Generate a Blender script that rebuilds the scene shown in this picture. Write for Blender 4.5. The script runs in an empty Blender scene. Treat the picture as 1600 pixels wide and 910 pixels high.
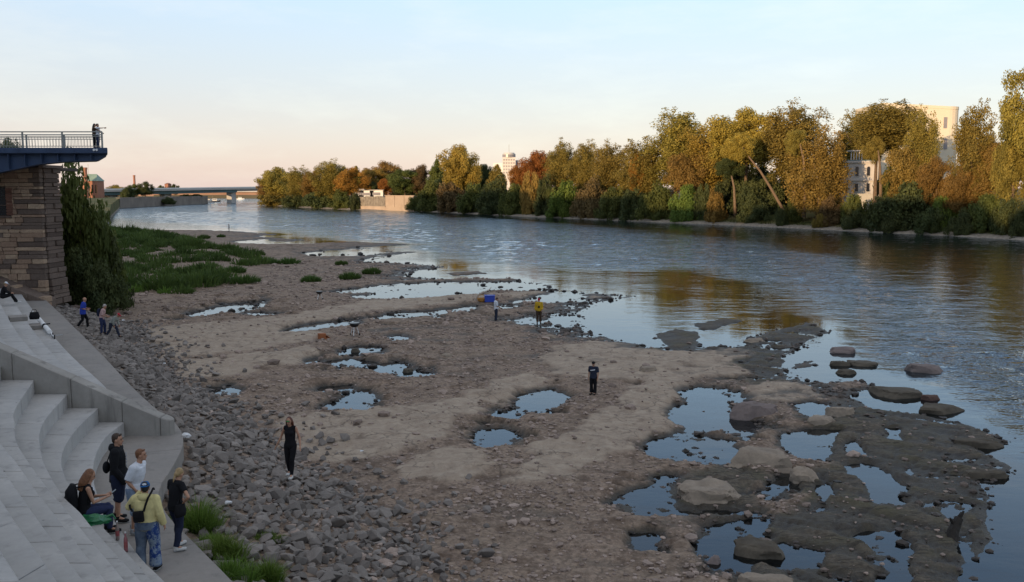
import bpy, bmesh, math, random
import numpy as np
from mathutils import Vector, Matrix, Euler

SC = bpy.context.scene
C = SC.collection
R = math.radians

# ------------------------------------------------------------------ camera
CAM_H = 9.0
FPX = 1443.0                      # focal length in pixels of the 1600 px wide photograph
PITCH = math.atan(155 / FPX)
cam_d = bpy.data.cameras.new('camera')
cam = bpy.data.objects.new('camera', cam_d)
C.objects.link(cam)
cam.location = (0, 0, CAM_H)
cam.rotation_euler = (math.pi / 2 - PITCH, 0, 0)
cam_d.sensor_width = 36.0
cam_d.lens = 36.0 * FPX / 1600.0
cam_d.clip_start = 0.1
cam_d.clip_end = 20000
SC.camera = cam

# ------------------------------------------------------------------ sky and sun
SUN_EL, SUN_AZ = 4.8, 214.0       # degrees; azimuth clockwise from +Y
world = bpy.data.worlds.new('World')
SC.world = world
world.use_nodes = True
wt = world.node_tree
bg = wt.nodes['Background']
sky = wt.nodes.new('ShaderNodeTexSky')
sky.sky_type = 'NISHITA'
sky.sun_disc = False
sky.sun_elevation = R(SUN_EL)
sky.sun_rotation = R(SUN_AZ)
sky.ozone_density = 2.0
sky.dust_density = 0.6
tc = wt.nodes.new('ShaderNodeTexCoord')
sep = wt.nodes.new('ShaderNodeSeparateXYZ')
wt.links.new(tc.outputs['Generated'], sep.inputs[0])
ramp = wt.nodes.new('ShaderNodeValToRGB')
wt.links.new(sep.outputs['Z'], ramp.inputs['Fac'])
cr = ramp.color_ramp
stops = [(0.0, (.55, .43, .46)), (0.044, (.55, .46, .49)), (0.09, (.53, .49, .53)), (0.13, (.51, .52, .58)),
         (0.20, (.47, .57, .70)), (0.38, (.32, .44, .64)), (0.60, (.33, .39, .52)), (1.0, (.56, .53, .49))]
while len(cr.elements) < len(stops):
    cr.elements.new(0.5)
for e, (p, c) in zip(cr.elements, stops):
    e.position = p
    e.color = (*c, 1)
# thin high cloud
mp = wt.nodes.new('ShaderNodeMapping')
mp.inputs['Scale'].default_value = (2.2, 2.2, 9.0)
mp.inputs['Rotation'].default_value = (0.0, R(14), R(20))
wt.links.new(tc.outputs['Generated'], mp.inputs['Vector'])
cn = wt.nodes.new('ShaderNodeTexNoise')
cn.inputs['Scale'].default_value = 2.3
cn.inputs['Detail'].default_value = 7
cn.inputs['Roughness'].default_value = 0.62
wt.links.new(mp.outputs[0], cn.inputs['Vector'])
cm = wt.nodes.new('ShaderNodeMapRange')
cm.inputs['From Min'].default_value = 0.46
cm.inputs['From Max'].default_value = 0.78
cm.inputs['To Max'].default_value = 0.60
wt.links.new(cn.outputs['Fac'], cm.inputs['Value'])
cmix = wt.nodes.new('ShaderNodeMixRGB')
cmix.inputs['Color2'].default_value = (0.66, 0.635, 0.63, 1)
wt.links.new(cm.outputs[0], cmix.inputs['Fac'])
wt.links.new(ramp.outputs[0], cmix.inputs['Color1'])
scl = wt.nodes.new('ShaderNodeMixRGB')      # brought to the background strength of 0.1
scl.blend_type = 'MULTIPLY'
scl.inputs['Fac'].default_value = 1
scl.inputs['Color2'].default_value = (10, 10, 10, 1)
wt.links.new(cmix.outputs[0], scl.inputs['Color1'])
addn = wt.nodes.new('ShaderNodeMixRGB')
addn.blend_type = 'ADD'
addn.inputs['Fac'].default_value = 1
wt.links.new(scl.outputs[0], addn.inputs['Color1'])
wt.links.new(sky.outputs[0], addn.inputs['Color2'])
wt.links.new(addn.outputs[0], bg.inputs['Color'])
bg.inputs['Strength'].default_value = 0.1

sun_d = bpy.data.lights.new('sun', 'SUN')
sun_d.energy = 5.0
sun_d.angle = R(0.5)
sun_d.color = (1.0, 0.70, 0.40)
sun = bpy.data.objects.new('sun', sun_d)
C.objects.link(sun)
sdir = Vector((math.sin(R(SUN_AZ)) * math.cos(R(SUN_EL)), math.cos(R(SUN_AZ)) * math.cos(R(SUN_EL)), math.sin(R(SUN_EL))))
sun.rotation_euler = sdir.to_track_quat('Z', 'Y').to_euler()

vs = SC.view_settings
vs.view_transform = 'Standard'
vs.look = 'None'
vs.exposure = 0.16
vs.gamma = 1.0
vs.use_curve_mapping = False
SC.render.engine = 'CYCLES'
SC.cycles.max_bounces = 6
SC.cycles.diffuse_bounces = 3
SC.cycles.glossy_bounces = 3
SC.cycles.transmission_bounces = 3
SC.cycles.transparent_max_bounces = 6
SC.cycles.use_denoising = True
SC.cycles.sample_clamp_indirect = 4.0

# ------------------------------------------------------------------ helpers
CP, SP = math.cos(PITCH), math.sin(PITCH)

def W(px, py, z=0.0):
    """where a sight line of the survey photograph meets the level z"""
    a, b = (px - 800) / FPX, -(py - 455) / FPX
    dy, dz = CP + b * SP, -SP + b * CP
    t = (z - CAM_H) / dz
    return a * t, dy * t

def at_depth(px, py, y):
    """point on the same sight line standing y metres out"""
    a, b = (px - 800) / FPX, -(py - 455) / FPX
    dy, dz = CP + b * SP, -SP + b * CP
    t = y / dy
    return a * t, y, CAM_H + dz * t

def tag(o, label=None, cat=None, group=None, kind=None):
    if label: o['label'] = label
    if cat: o['category'] = cat
    if group: o['group'] = group
    if kind: o['kind'] = kind
    return o

def empty(name, loc=(0, 0, 0), rz=0.0, label=None, cat=None, group=None, kind=None):
    o = bpy.data.objects.new(name, None)
    o.empty_display_size = 0.2
    C.objects.link(o)
    o.location = loc
    o.rotation_euler = (0, 0, rz)
    return tag(o, label, cat, group, kind)

def link(name, me, mat=None, parent=None, loc=None, rot=None, scale=None):
    o = bpy.data.objects.new(name, me)
    C.objects.link(o)
    if mat is not None:
        if len(me.materials) == 0:
            me.materials.append(mat)
        elif me.materials[0] is not mat:
            o.material_slots[0].link = 'OBJECT'
            o.material_slots[0].material = mat
    if parent: o.parent = parent
    if loc is not None: o.location = loc
    if rot is not None: o.rotation_euler = rot
    if scale is not None: o.scale = scale if hasattr(scale, '__len__') else (scale,) * 3
    return o

def np_mesh(name, V, F, smooth=False, attrs=None):
    """mesh from vertex array and an (n,3) or (n,4) face array"""
    me = bpy.data.meshes.new(name)
    V = np.asarray(V, dtype=np.float32)
    F = np.asarray(F, dtype=np.int32)
    k = F.shape[1]
    me.vertices.add(len(V))
    me.vertices.foreach_set('co', V.ravel())
    me.loops.add(F.size)
    me.loops.foreach_set('vertex_index', F.ravel())
    me.polygons.add(len(F))
    me.polygons.foreach_set('loop_start', np.arange(0, F.size, k, dtype=np.int32))
    me.polygons.foreach_set('loop_total', np.full(len(F), k, dtype=np.int32))
    me.polygons.foreach_set('use_smooth', np.full(len(F), smooth, dtype=bool))
    for an, av in (attrs or {}).items():
        a = me.attributes.new(an, 'FLOAT', 'POINT')
        a.data.foreach_set('value', np.asarray(av, dtype=np.float32))
    me.update(calc_edges=True)
    return me

class MB:
    """gathers simple solids into one mesh"""
    def __init__(s):
        s.v, s.f = [], []
    def add(s, vs, fs):
        b = len(s.v)
        s.v += [tuple(p) for p in vs]
        s.f += [tuple(b + i for i in f) for f in fs]
        return s
    def box(s, c, d, rz=0.0, rot=None):
        m = rot.to_matrix() if rot is not None else Matrix.Rotation(rz, 3, 'Z')
        vs = [Vector(c) + m @ Vector((sx * d[0] / 2, sy * d[1] / 2, sz * d[2] / 2))
              for sz in (-1, 1) for sy in (-1, 1) for sx in (-1, 1)]
        return s.add(vs, [(0, 2, 3, 1), (4, 5, 7, 6), (0, 1, 5, 4), (2, 6, 7, 3), (0, 4, 6, 2), (1, 3, 7, 5)])
    def tube(s, pts, rad, n=8, side=None, cap=True):
        pts = [Vector(p) for p in pts]
        if not hasattr(rad, '__len__'): rad = [rad] * len(pts)
        vs, fs = [], []
        up = None
        for i, p in enumerate(pts):
            d = (pts[min(i + 1, len(pts) - 1)] - pts[max(i - 1, 0)])
            d = d.normalized() if d.length > 1e-9 else Vector((0, 0, 1))
            if side is not None:
                u = Vector(side) - d * d.dot(Vector(side))
            elif up is None:
                u = d.orthogonal()
            else:
                u = up - d * d.dot(up)
            u = u.normalized() if u.length > 1e-6 else d.orthogonal().normalized()
            up = u
            w = d.cross(u)
            r = rad[i] if hasattr(rad[i], '__len__') else (rad[i], rad[i])
            for k in range(n):
                t = 2 * math.pi * k / n
                vs.append(p + u * (r[0] * math.cos(t)) + w * (r[1] * math.sin(t)))
        for i in range(len(pts) - 1):
            for k in range(n):
                a, b = i * n + k, i * n + (k + 1) % n
                fs.append((a, b, b + n, a + n))
        if cap:
            fs.append(tuple(reversed(range(n))))
            fs.append(tuple(range((len(pts) - 1) * n, len(pts) * n)))
        return s.add(vs, fs)
    def bar(s, a, b, r=0.02, n=6):
        return s.tube([a, b], [r, r], n)
    def ell(s, c, r, rot=None, nu=12, nv=8):
        c = Vector(c)
        m = rot if rot is not None else Matrix.Identity(3)
        vs, fs = [c + m @ Vector((0, 0, -r[2]))], []
        for j in range(1, nv):
            ph = -math.pi / 2 + math.pi * j / nv
            for i in range(nu):
                t = 2 * math.pi * i / nu
                vs.append(c + m @ Vector((r[0] * math.cos(ph) * math.cos(t), r[1] * math.cos(ph) * math.sin(t), r[2] * math.sin(ph))))
        vs.append(c + m @ Vector((0, 0, r[2])))
        for i in range(nu):
            fs.append((0, 1 + (i + 1) % nu, 1 + i))
            fs.append((len(vs) - 1, 1 + (nv - 2) * nu + i, 1 + (nv - 2) * nu + (i + 1) % nu))
        for j in range(nv - 2):
            for i in range(nu):
                a, b = 1 + j * nu + i, 1 + j * nu + (i + 1) % nu
                fs.append((a, b, b + nu, a + nu))
        return s.add(vs, fs)
    def lathe(s, prof, c=(0, 0, 0), n=16):
        c = Vector(c)
        vs, fs = [], []
        for r, z in prof:
            for k in range(n):
                t = 2 * math.pi * k / n
                vs.append(c + Vector((r * math.cos(t), r * math.sin(t), z)))
        for i in range(len(prof) - 1):
            for k in range(n):
                a, b = i * n + k, i * n + (k + 1) % n
                fs.append((a, b, b + n, a + n))
        fs.append(tuple(reversed(range(n))))
        fs.append(tuple(range((len(prof) - 1) * n, len(prof) * n)))
        return s.add(vs, fs)
    def prism(s, poly, z0, z1):
        """upright prism; z1 may be a list (one height per corner)"""
        n = len(poly)
        z0s = z0 if hasattr(z0, '__len__') else [z0] * n
        z1s = z1 if hasattr(z1, '__len__') else [z1] * n
        vs = [(p[0], p[1], a) for p, a in zip(poly, z0s)] + [(p[0], p[1], a) for p, a in zip(poly, z1s)]
        area = sum(poly[i][0] * poly[(i + 1) % n][1] - poly[(i + 1) % n][0] * poly[i][1] for i in range(n))
        fs = [tuple(reversed(range(n))), tuple(range(n, 2 * n))]
        fs += [(i, (i + 1) % n, n + (i + 1) % n, n + i) for i in range(n)]
        if area < 0: fs = [tuple(reversed(f)) for f in fs]
        return s.add(vs, fs)
    def mesh(s, name, smooth=False, bevel=0.0):
        me = bpy.data.meshes.new(name)
        me.from_pydata([tuple(v) for v in s.v], [], s.f)
        if bevel > 0:
            bm = bmesh.new(); bm.from_mesh(me)
            bmesh.ops.remove_doubles(bm, verts=bm.verts, dist=1e-5)
            es = [e for e in bm.edges if len(e.link_faces) == 2 and e.calc_face_angle(0) > 0.6]
            bmesh.ops.bevel(bm, geom=es, offset=bevel, segments=1, affect='EDGES', profile=0.5)
            bm.to_mesh(me); bm.free()
        if smooth:
            me.polygons.foreach_set('use_smooth', [True] * len(me.polygons))
        me.update()
        return me
    def build(s, name, mat, parent=None, smooth=False, bevel=0.0, loc=None, rz=None):
        return link(name, s.mesh(name, smooth, bevel), mat, parent, loc, None if rz is None else (0, 0, rz))

def copy_tree(o, parent=None):
    c = o.copy(); C.objects.link(c)
    if parent is not None: c.parent = parent
    for ch in list(o.children): copy_tree(ch, c)
    return c

# ------------------------------------------------------------------ noise in numpy
_rng = np.random.RandomState(7)
_perm = _rng.permutation(512)
_ang = _rng.rand(512) * 2 * np.pi
_gx, _gy = np.cos(_ang), np.sin(_ang)

def pnoise(x, y, seed=0):
    x = np.asarray(x, float) + seed * 17.31; y = np.asarray(y, float) - seed * 9.77
    xi, yi = np.floor(x).astype(int), np.floor(y).astype(int)
    xf, yf = x - xi, y - yi
    u, v = xf * xf * xf * (xf * (xf * 6 - 15) + 10), yf * yf * yf * (yf * (yf * 6 - 15) + 10)
    def g(ix, iy, dx, dy):
        h = _perm[(_perm[ix & 511] + iy) & 511]
        return _gx[h] * dx + _gy[h] * dy
    a, b = g(xi, yi, xf, yf), g(xi + 1, yi, xf - 1, yf)
    c, d = g(xi, yi + 1, xf, yf - 1), g(xi + 1, yi + 1, xf - 1, yf - 1)
    return (a + u * (b - a)) * (1 - v) + (c + u * (d - c)) * v      # about -0.7 .. 0.7

def fbm(x, y, octs=4, seed=0, gain=0.5):
    s, a = 0.0, 1.0
    for o in range(octs):
        s = s + a * pnoise(x * 2 ** o, y * 2 ** o, seed + o)
        a *= gain
    return s

def sstep(a, b, x):
    t = np.clip((x - a) / (b - a), 0, 1)
    return t * t * (3 - 2 * t)

def seg_dist(P, x, y, closed=True):
    P = np.asarray(P, float)
    d = np.full(np.shape(x), 1e18)
    n = len(P)
    for i in range(n if closed else n - 1):
        ax, ay = P[i]; bx, by = P[(i + 1) % n]
        ex, ey = bx - ax, by - ay
        t = np.clip(((x - ax) * ex + (y - ay) * ey) / (ex * ex + ey * ey + 1e-12), 0, 1)
        d = np.minimum(d, (x - ax - t * ex) ** 2 + (y - ay - t * ey) ** 2)
    return np.sqrt(d)

def inside(P, x, y):
    P = np.asarray(P, float)
    r = np.zeros(np.shape(x), bool)
    n = len(P)
    for i in range(n):
        ax, ay = P[i]; bx, by = P[(i + 1) % n]
        if ay == by: continue
        c = ((ay > y) != (by > y)) & (x < (bx - ax) * (y - ay) / (by - ay) + ax)
        r ^= c
    return r

def sdf(P, x, y):
    d = seg_dist(P, x, y)
    return np.where(inside(P, x, y), d, -d)

def resample(P, step):
    """Catmull-Rom through the points, evenly spaced"""
    P = [np.array(p, float) for p in P]
    Q = [2 * P[0] - P[1]] + P + [2 * P[-1] - P[-2]]
    out = []
    for i in range(1, len(Q) - 2):
        p0, p1, p2, p3 = Q[i - 1:i + 3]
        for t in np.linspace(0, 1, 24, endpoint=False):
            out.append(0.5 * (2 * p1 + (p2 - p0) * t + (2 * p0 - 5 * p1 + 4 * p2 - p3) * t * t + (3 * p1 - p0 - 3 * p2 + p3) * t ** 3))
    out.append(P[-1])
    out = np.array(out)
    L = np.r_[0, np.cumsum(np.hypot(*(out[1:] - out[:-1]).T[:2]))]
    n = max(2, int(round(L[-1] / step)) + 1)
    s = np.linspace(0, L[-1], n)
    return np.stack([np.interp(s, L, out[:, k]) for k in range(out.shape[1])], 1)

# ------------------------------------------------------------------ materials
def new_mat(name, rough=0.9, spec=0.3):
    m = bpy.data.materials.new(name); m.use_nodes = True
    b = m.node_tree.nodes['Principled BSDF']
    b.inputs['Roughness'].default_value = rough
    b.inputs['Specular IOR Level'].default_value = spec
    return m, m.node_tree, b

def nz(nt, scale, detail=4, rough=0.55, coord='Object', stretch=None):
    n = nt.nodes.new('ShaderNodeTexNoise')
    n.inputs['Scale'].default_value = scale
    n.inputs['Detail'].default_value = detail
    n.inputs['Roughness'].default_value = rough
    t = nt.nodes.new('ShaderNodeTexCoord') if coord != 'World' else nt.nodes.new('ShaderNodeNewGeometry')
    src = t.outputs[coord] if coord != 'World' else t.outputs['Position']
    if stretch:
        mp_ = nt.nodes.new('ShaderNodeMapping'); mp_.inputs['Scale'].default_value = stretch
        nt.links.new(src, mp_.inputs['Vector']); src = mp_.outputs[0]
    nt.links.new(src, n.inputs['Vector'])
    return n

def mixc(nt, fac, c1, c2, mode='MIX'):
    m = nt.nodes.new('ShaderNodeMixRGB'); m.blend_type = mode
    for inp, v in ((m.inputs['Fac'], fac), (m.inputs['Color1'], c1), (m.inputs['Color2'], c2)):
        if hasattr(v, 'links') or hasattr(v, 'is_linked'): nt.links.new(v, inp)
        elif hasattr(v, '__len__'): inp.default_value = (*v[:3], 1)
        else: inp.default_value = v
    return m.outputs[0]

def mrange(nt, v, a, b, c=0.0, d=1.0):
    m = nt.nodes.new('ShaderNodeMapRange')
    nt.links.new(v, m.inputs['Value'])
    for k, x in zip(('From Min', 'From Max', 'To Min', 'To Max'), (a, b, c, d)): m.inputs[k].default_value = x
    return m.outputs[0]

def bump(nt, b, h, strength=0.5, dist=0.05):
    n = nt.nodes.new('ShaderNodeBump')
    n.inputs['Strength'].default_value = strength
    n.inputs['Distance'].default_value = dist
    nt.links.new(h, n.inputs['Height'])
    nt.links.new(n.outputs[0], b.inputs['Normal'])
    return n

def simple(name, c1, c2=None, scale=8.0, rough=0.85, spec=0.3, bmp=0.0, coord='Object', metal=0.0, detail=5, per_object=0.0, bdist=0.02):
    m, nt, b = new_mat(name, rough, spec)
    c2 = c2 or tuple(x * 0.8 for x in c1)
    n = nz(nt, scale, detail, 0.6, coord)
    f = mrange(nt, n.outputs['Fac'], 0.3, 0.7)
    col = mixc(nt, f, c1, c2)
    if per_object:
        oi = nt.nodes.new('ShaderNodeObjectInfo')
        g = mrange(nt, oi.outputs['Random'], 0, 1, 1 - per_object, 1 + per_object)
        hv = nt.nodes.new('ShaderNodeHueSaturation')
        nt.links.new(g, hv.inputs['Value']); nt.links.new(col, hv.inputs['Color'])
        col = hv.outputs[0]
    nt.links.new(col, b.inputs['Base Color'])
    b.inputs['Metallic'].default_value = metal
    if bmp: bump(nt, b, n.outputs['Fac'], bmp, bdist)
    return m

M = {}
M['rail'] = simple('galvanised_rail', (.30, .30, .27), (.22, .22, .20), 6, .5, .5)
M['blue_steel'] = simple('blue_painted_steel', (.034, .060, .120), (.024, .042, .088), 1.5, .5, .4)
M['black'] = simple('black_cloth', (.012, .012, .014), (.007, .007, .009), 25, .95, .15, .3)
M['white'] = simple('white_paint', (.75, .74, .72), (.65, .64, .62), 2, .7)
M['dark_glass'] = simple('dark_window', (.018, .018, .022), (.01, .01, .012), 2, .15, .5)
M['steel'] = simple('bare_steel', (.45, .45, .45), (.35, .35, .36), 5, .35, .5, metal=.6)
# ------------------------------------------------------------------ survey lines of the river bed (photograph pixels -> metres at water level)
def poly0(px, z=0.0):
    return np.array([W(x, y, z) for x, y in px])

WALK_Z = 2.2
OUTER = resample([(-31.5, 61.0), (-28.83, 56.98), (-18.14, 39.78), (-13.77, 32.58), (-11.16, 28.46), (-9.92, 26.69), (-9.0, 24.72),
                  (-8.45, 22.4), (-8.12, 20.61), (-7.4, 19.1), (-6.27, 17.48), (-4.88, 15.54), (-3.2, 13.0), (-0.8, 9.0), (2, 4)], 0.5)
RIP_LOW = resample([W(x, y, .3) for x, y in [(100, 452), (150, 478), (192, 505), (215, 530), (250, 570), (300, 610), (350, 640), (410, 690), (480, 735),
                    (540, 765), (600, 800), (645, 850), (690, 912)]] + [(2.0, 11.5), (6, 4)], 0.5)
RIP_POLY = np.vstack([OUTER, RIP_LOW[::-1]])

LAND = np.vstack([poly0([(-200, 358), (185, 358), (266, 359.5), (330, 360), (374, 362), (437, 366.5), (400, 370), (470, 374), (480, 378), (560, 379),
        (650, 382), (560, 387), (650, 394), (600, 401), (570, 410), (640, 412), (690, 418), (640, 425), (625, 433), (720, 438), (805, 437),
        (870, 456), (985, 463), (920, 474), (905, 486), (890, 496), (905, 520), (960, 533), (1020, 545), (1100, 545), (1190, 541), (1180, 530),
        (1205, 520), (1262, 506), (1292, 520), (1235, 543), (1218, 560), (1225, 588), (1280, 599), (1352, 604), (1312, 622), (1360, 640), (1405, 646),
        (1440, 650), (1500, 665), (1560, 690), (1520, 702), (1575, 738), (1505, 747), (1542, 790), (1518, 812), (1540, 850), (1508, 862), (1490, 880),
        (1500, 930), (1490, 1010)]), np.array([(9.5, 8), (-60, 8), (-160, 60), (-170, 190)])])

POOLS = [poly0(p) for p in [
    [(297, 492), (330, 482), (370, 474), (415, 470), (412, 478), (385, 486), (340, 493), (310, 496)],
    [(262, 503), (285, 500), (283, 504), (265, 506)],
    [(383, 491), (400, 489), (445, 490), (430, 495), (395, 496)],
    [(447, 517), (480, 508), (520, 502), (560, 498), (558, 507), (520, 515), (480, 520), (452, 521)],
    [(585, 497), (620, 489), (680, 485), (742, 479), (738, 486), (690, 492), (640, 498), (600, 500)],
    [(500, 458), (560, 450), (620, 444), (720, 441), (830, 440), (880, 450), (830, 455), (770, 454), (740, 460), (690, 465), (620, 469), (570, 470), (555, 463), (590, 457), (540, 459)],
    [(802, 472), (850, 461), (905, 455), (905, 471), (850, 473)],
    [(783, 478), (800, 475), (808, 481), (790, 484)],
    [(808, 501), (830, 496), (832, 504), (815, 506)],
    [(848, 508), (870, 497), (908, 490), (908, 507), (870, 510)],
    [(538, 546), (555, 541), (590, 542), (594, 554), (560, 557), (533, 554)],
    [(612, 528), (625, 525), (633, 533), (620, 535)],
    [(472, 566), (490, 561), (497, 567), (480, 571)],
    [(508, 568), (545, 562), (590, 569), (630, 566), (650, 577), (670, 588), (640, 592), (610, 584), (570, 579), (530, 576)],
    [(503, 641), (540, 619), (570, 611), (586, 621), (592, 639), (560, 645), (520, 645)],
    [(490, 610), (520, 604), (556, 603), (540, 613), (500, 616)],
    [(328, 609), (360, 602), (376, 612), (366, 621), (340, 621)],
    [(733, 688), (760, 671), (785, 668), (804, 680), (805, 697), (770, 702), (740, 696)],
    [(763, 653), (800, 631), (830, 617), (862, 610), (888, 622), (860, 635), (825, 646), (800, 657)],
    [(1063, 611), (1100, 607), (1140, 611), (1162, 628), (1150, 650), (1175, 660), (1210, 668), (1160, 681), (1130, 671), (1090, 677), (1058, 661), (1052, 640), (1080, 630)],
    [(1017, 690), (1050, 679), (1090, 679), (1132, 689), (1158, 714), (1152, 727), (1100, 727), (1060, 722), (1028, 713)],
    [(945, 790), (1000, 765), (1030, 749), (1050, 744), (1058, 796), (1010, 801), (970, 796)],
    [(1228, 680), (1260, 671), (1308, 672), (1302, 700), (1282, 722), (1250, 717), (1233, 701)],
    [(1193, 772), (1213, 745), (1242, 741), (1238, 766), (1210, 783)],
    [(1106, 852), (1118, 825), (1160, 817), (1198, 814), (1182, 850), (1167, 905), (1118, 893)],
    [(1192, 856), (1230, 849), (1284, 869), (1272, 888), (1213, 888)],
    [(1248, 636), (1275, 632), (1314, 650), (1290, 657), (1260, 650)],
    [(1316, 730), (1355, 727), (1388, 739), (1404, 760), (1411, 787), (1368, 787), (1362, 760)],
    [(1342, 842), (1390, 818), (1418, 850), (1424, 887), (1378, 892), (1368, 866)],
    [(1388, 668), (1407, 670), (1408, 692), (1390, 687)],
    [(1318, 700), (1340, 690), (1352, 715), (1330, 716)],
    [(1270, 760), (1290, 757), (1300, 778), (1278, 783)],
    [(1480, 790), (1490, 800), (1486, 830), (1476, 820)],
    [(1495, 840), (1508, 850), (1512, 880), (1498, 870)],
    [(1400, 880), (1424, 905), (1390, 925), (1356, 917)],
    [(998, 836), (1022, 840), (1032, 866), (1003, 862)],
    [(400, 379), (470, 377), (520, 379), (470, 382), (410, 382)],
    [(470, 396), (540, 390), (600, 388), (640, 391), (560, 400), (500, 401)],
    [(365, 378), (410, 374), (420, 377), (380, 381)],
]]
ISLES = [(poly0(p), h) for p, h in [
    ([(1012, 523), (1050, 514), (1105, 519), (1098, 541), (1060, 548), (1028, 537)], .10),
    ([(1074, 506), (1130, 497), (1170, 501), (1120, 517), (1080, 517)], .09),
    ([(1238, 568), (1275, 561), (1274, 575), (1243, 577)], .10),
    ([(690, 427), (750, 424), (770, 428), (705, 431)], .10),
    ([(1290, 600), (1350, 596), (1356, 610), (1300, 612)], .12),
    ([(640, 440), (720, 437), (800, 436), (806, 440), (730, 444), (650, 445)], .16),
]]
SLABS = [poly0(p) for p in [
    [(225, 522), (330, 512), (440, 500), (455, 508), (440, 520), (520, 530), (470, 545), (360, 560), (260, 572), (225, 550)],
    [(265, 575), (380, 562), (480, 548), (500, 560), (440, 580), (340, 600), (290, 600)],
    [(410, 508), (500, 488), (600, 474), (740, 463), (765, 468), (700, 479), (600, 489), (500, 503), (440, 515)],
    [(760, 462), (880, 456), (960, 462), (900, 475), (800, 468)],
    [(840, 560), (900, 540), (1010, 530), (1040, 552), (1185, 542), (1165, 585), (1070, 600), (1045, 660), (960, 720), (880, 755), (820, 775), (770, 765), (850, 705),
     (950, 645), (1000, 602), (930, 600), (860, 590)],
    [(408, 668), (500, 655), (600, 650), (700, 640), (770, 600), (830, 590), (880, 600), (800, 620), (720, 670), (700, 700), (600, 725), (540, 735), (460, 715)],
    [(1180, 600), (1240, 590), (1290, 620), (1230, 640), (1150, 620)],
    [(640, 720), (760, 715), (780, 740), (700, 765), (630, 750)],
]]
SHELF = [poly0(p) for p in [
    [(1240, 655), (1300, 636), (1360, 645), (1420, 640), (1575, 685), (1590, 745), (1555, 860), (1510, 940), (1140, 940), (1165, 850), (1225, 795), (1250, 742), (1300, 722)],
    [(1160, 543), (1200, 518), (1300, 500), (1300, 525), (1240, 545), (1240, 606), (1165, 606)],
    [(1110, 720), (1180, 745), (1200, 800), (1120, 830), (1060, 800)],
    [(1010, 515), (1180, 490), (1110, 548), (1010, 548)],
]]
SEDGE = poly0([(60, 470), (105, 452), (290, 448), (400, 440), (440, 412), (400, 395), (330, 380), (280, 366), (185, 362), (60, 362)], .6)

WETZ = [poly0(p) for p in [[(430, 525), (760, 508), (912, 520), (910, 485), (700, 480), (440, 505)], [(470, 540), (690, 560), (690, 602), (470, 585)], [(470, 596), (620, 598), (620, 655), (480, 652)],
        [(970, 560), (1050, 530), (1250, 508), (1390, 600), (1250, 665), (1180, 740), (1000, 725)], [(920, 735), (1240, 740), (1225, 905), (985, 885)], [(380, 366), (650, 378), (645, 428), (555, 418), (390, 388)],
        [(590, 422), (900, 430), (995, 468), (865, 525), (780, 495), (620, 455)], [(720, 600), (890, 600), (900, 660), (820, 710), (720, 710)], [(250, 465), (460, 462), (470, 500), (250, 515)]]]

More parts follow.
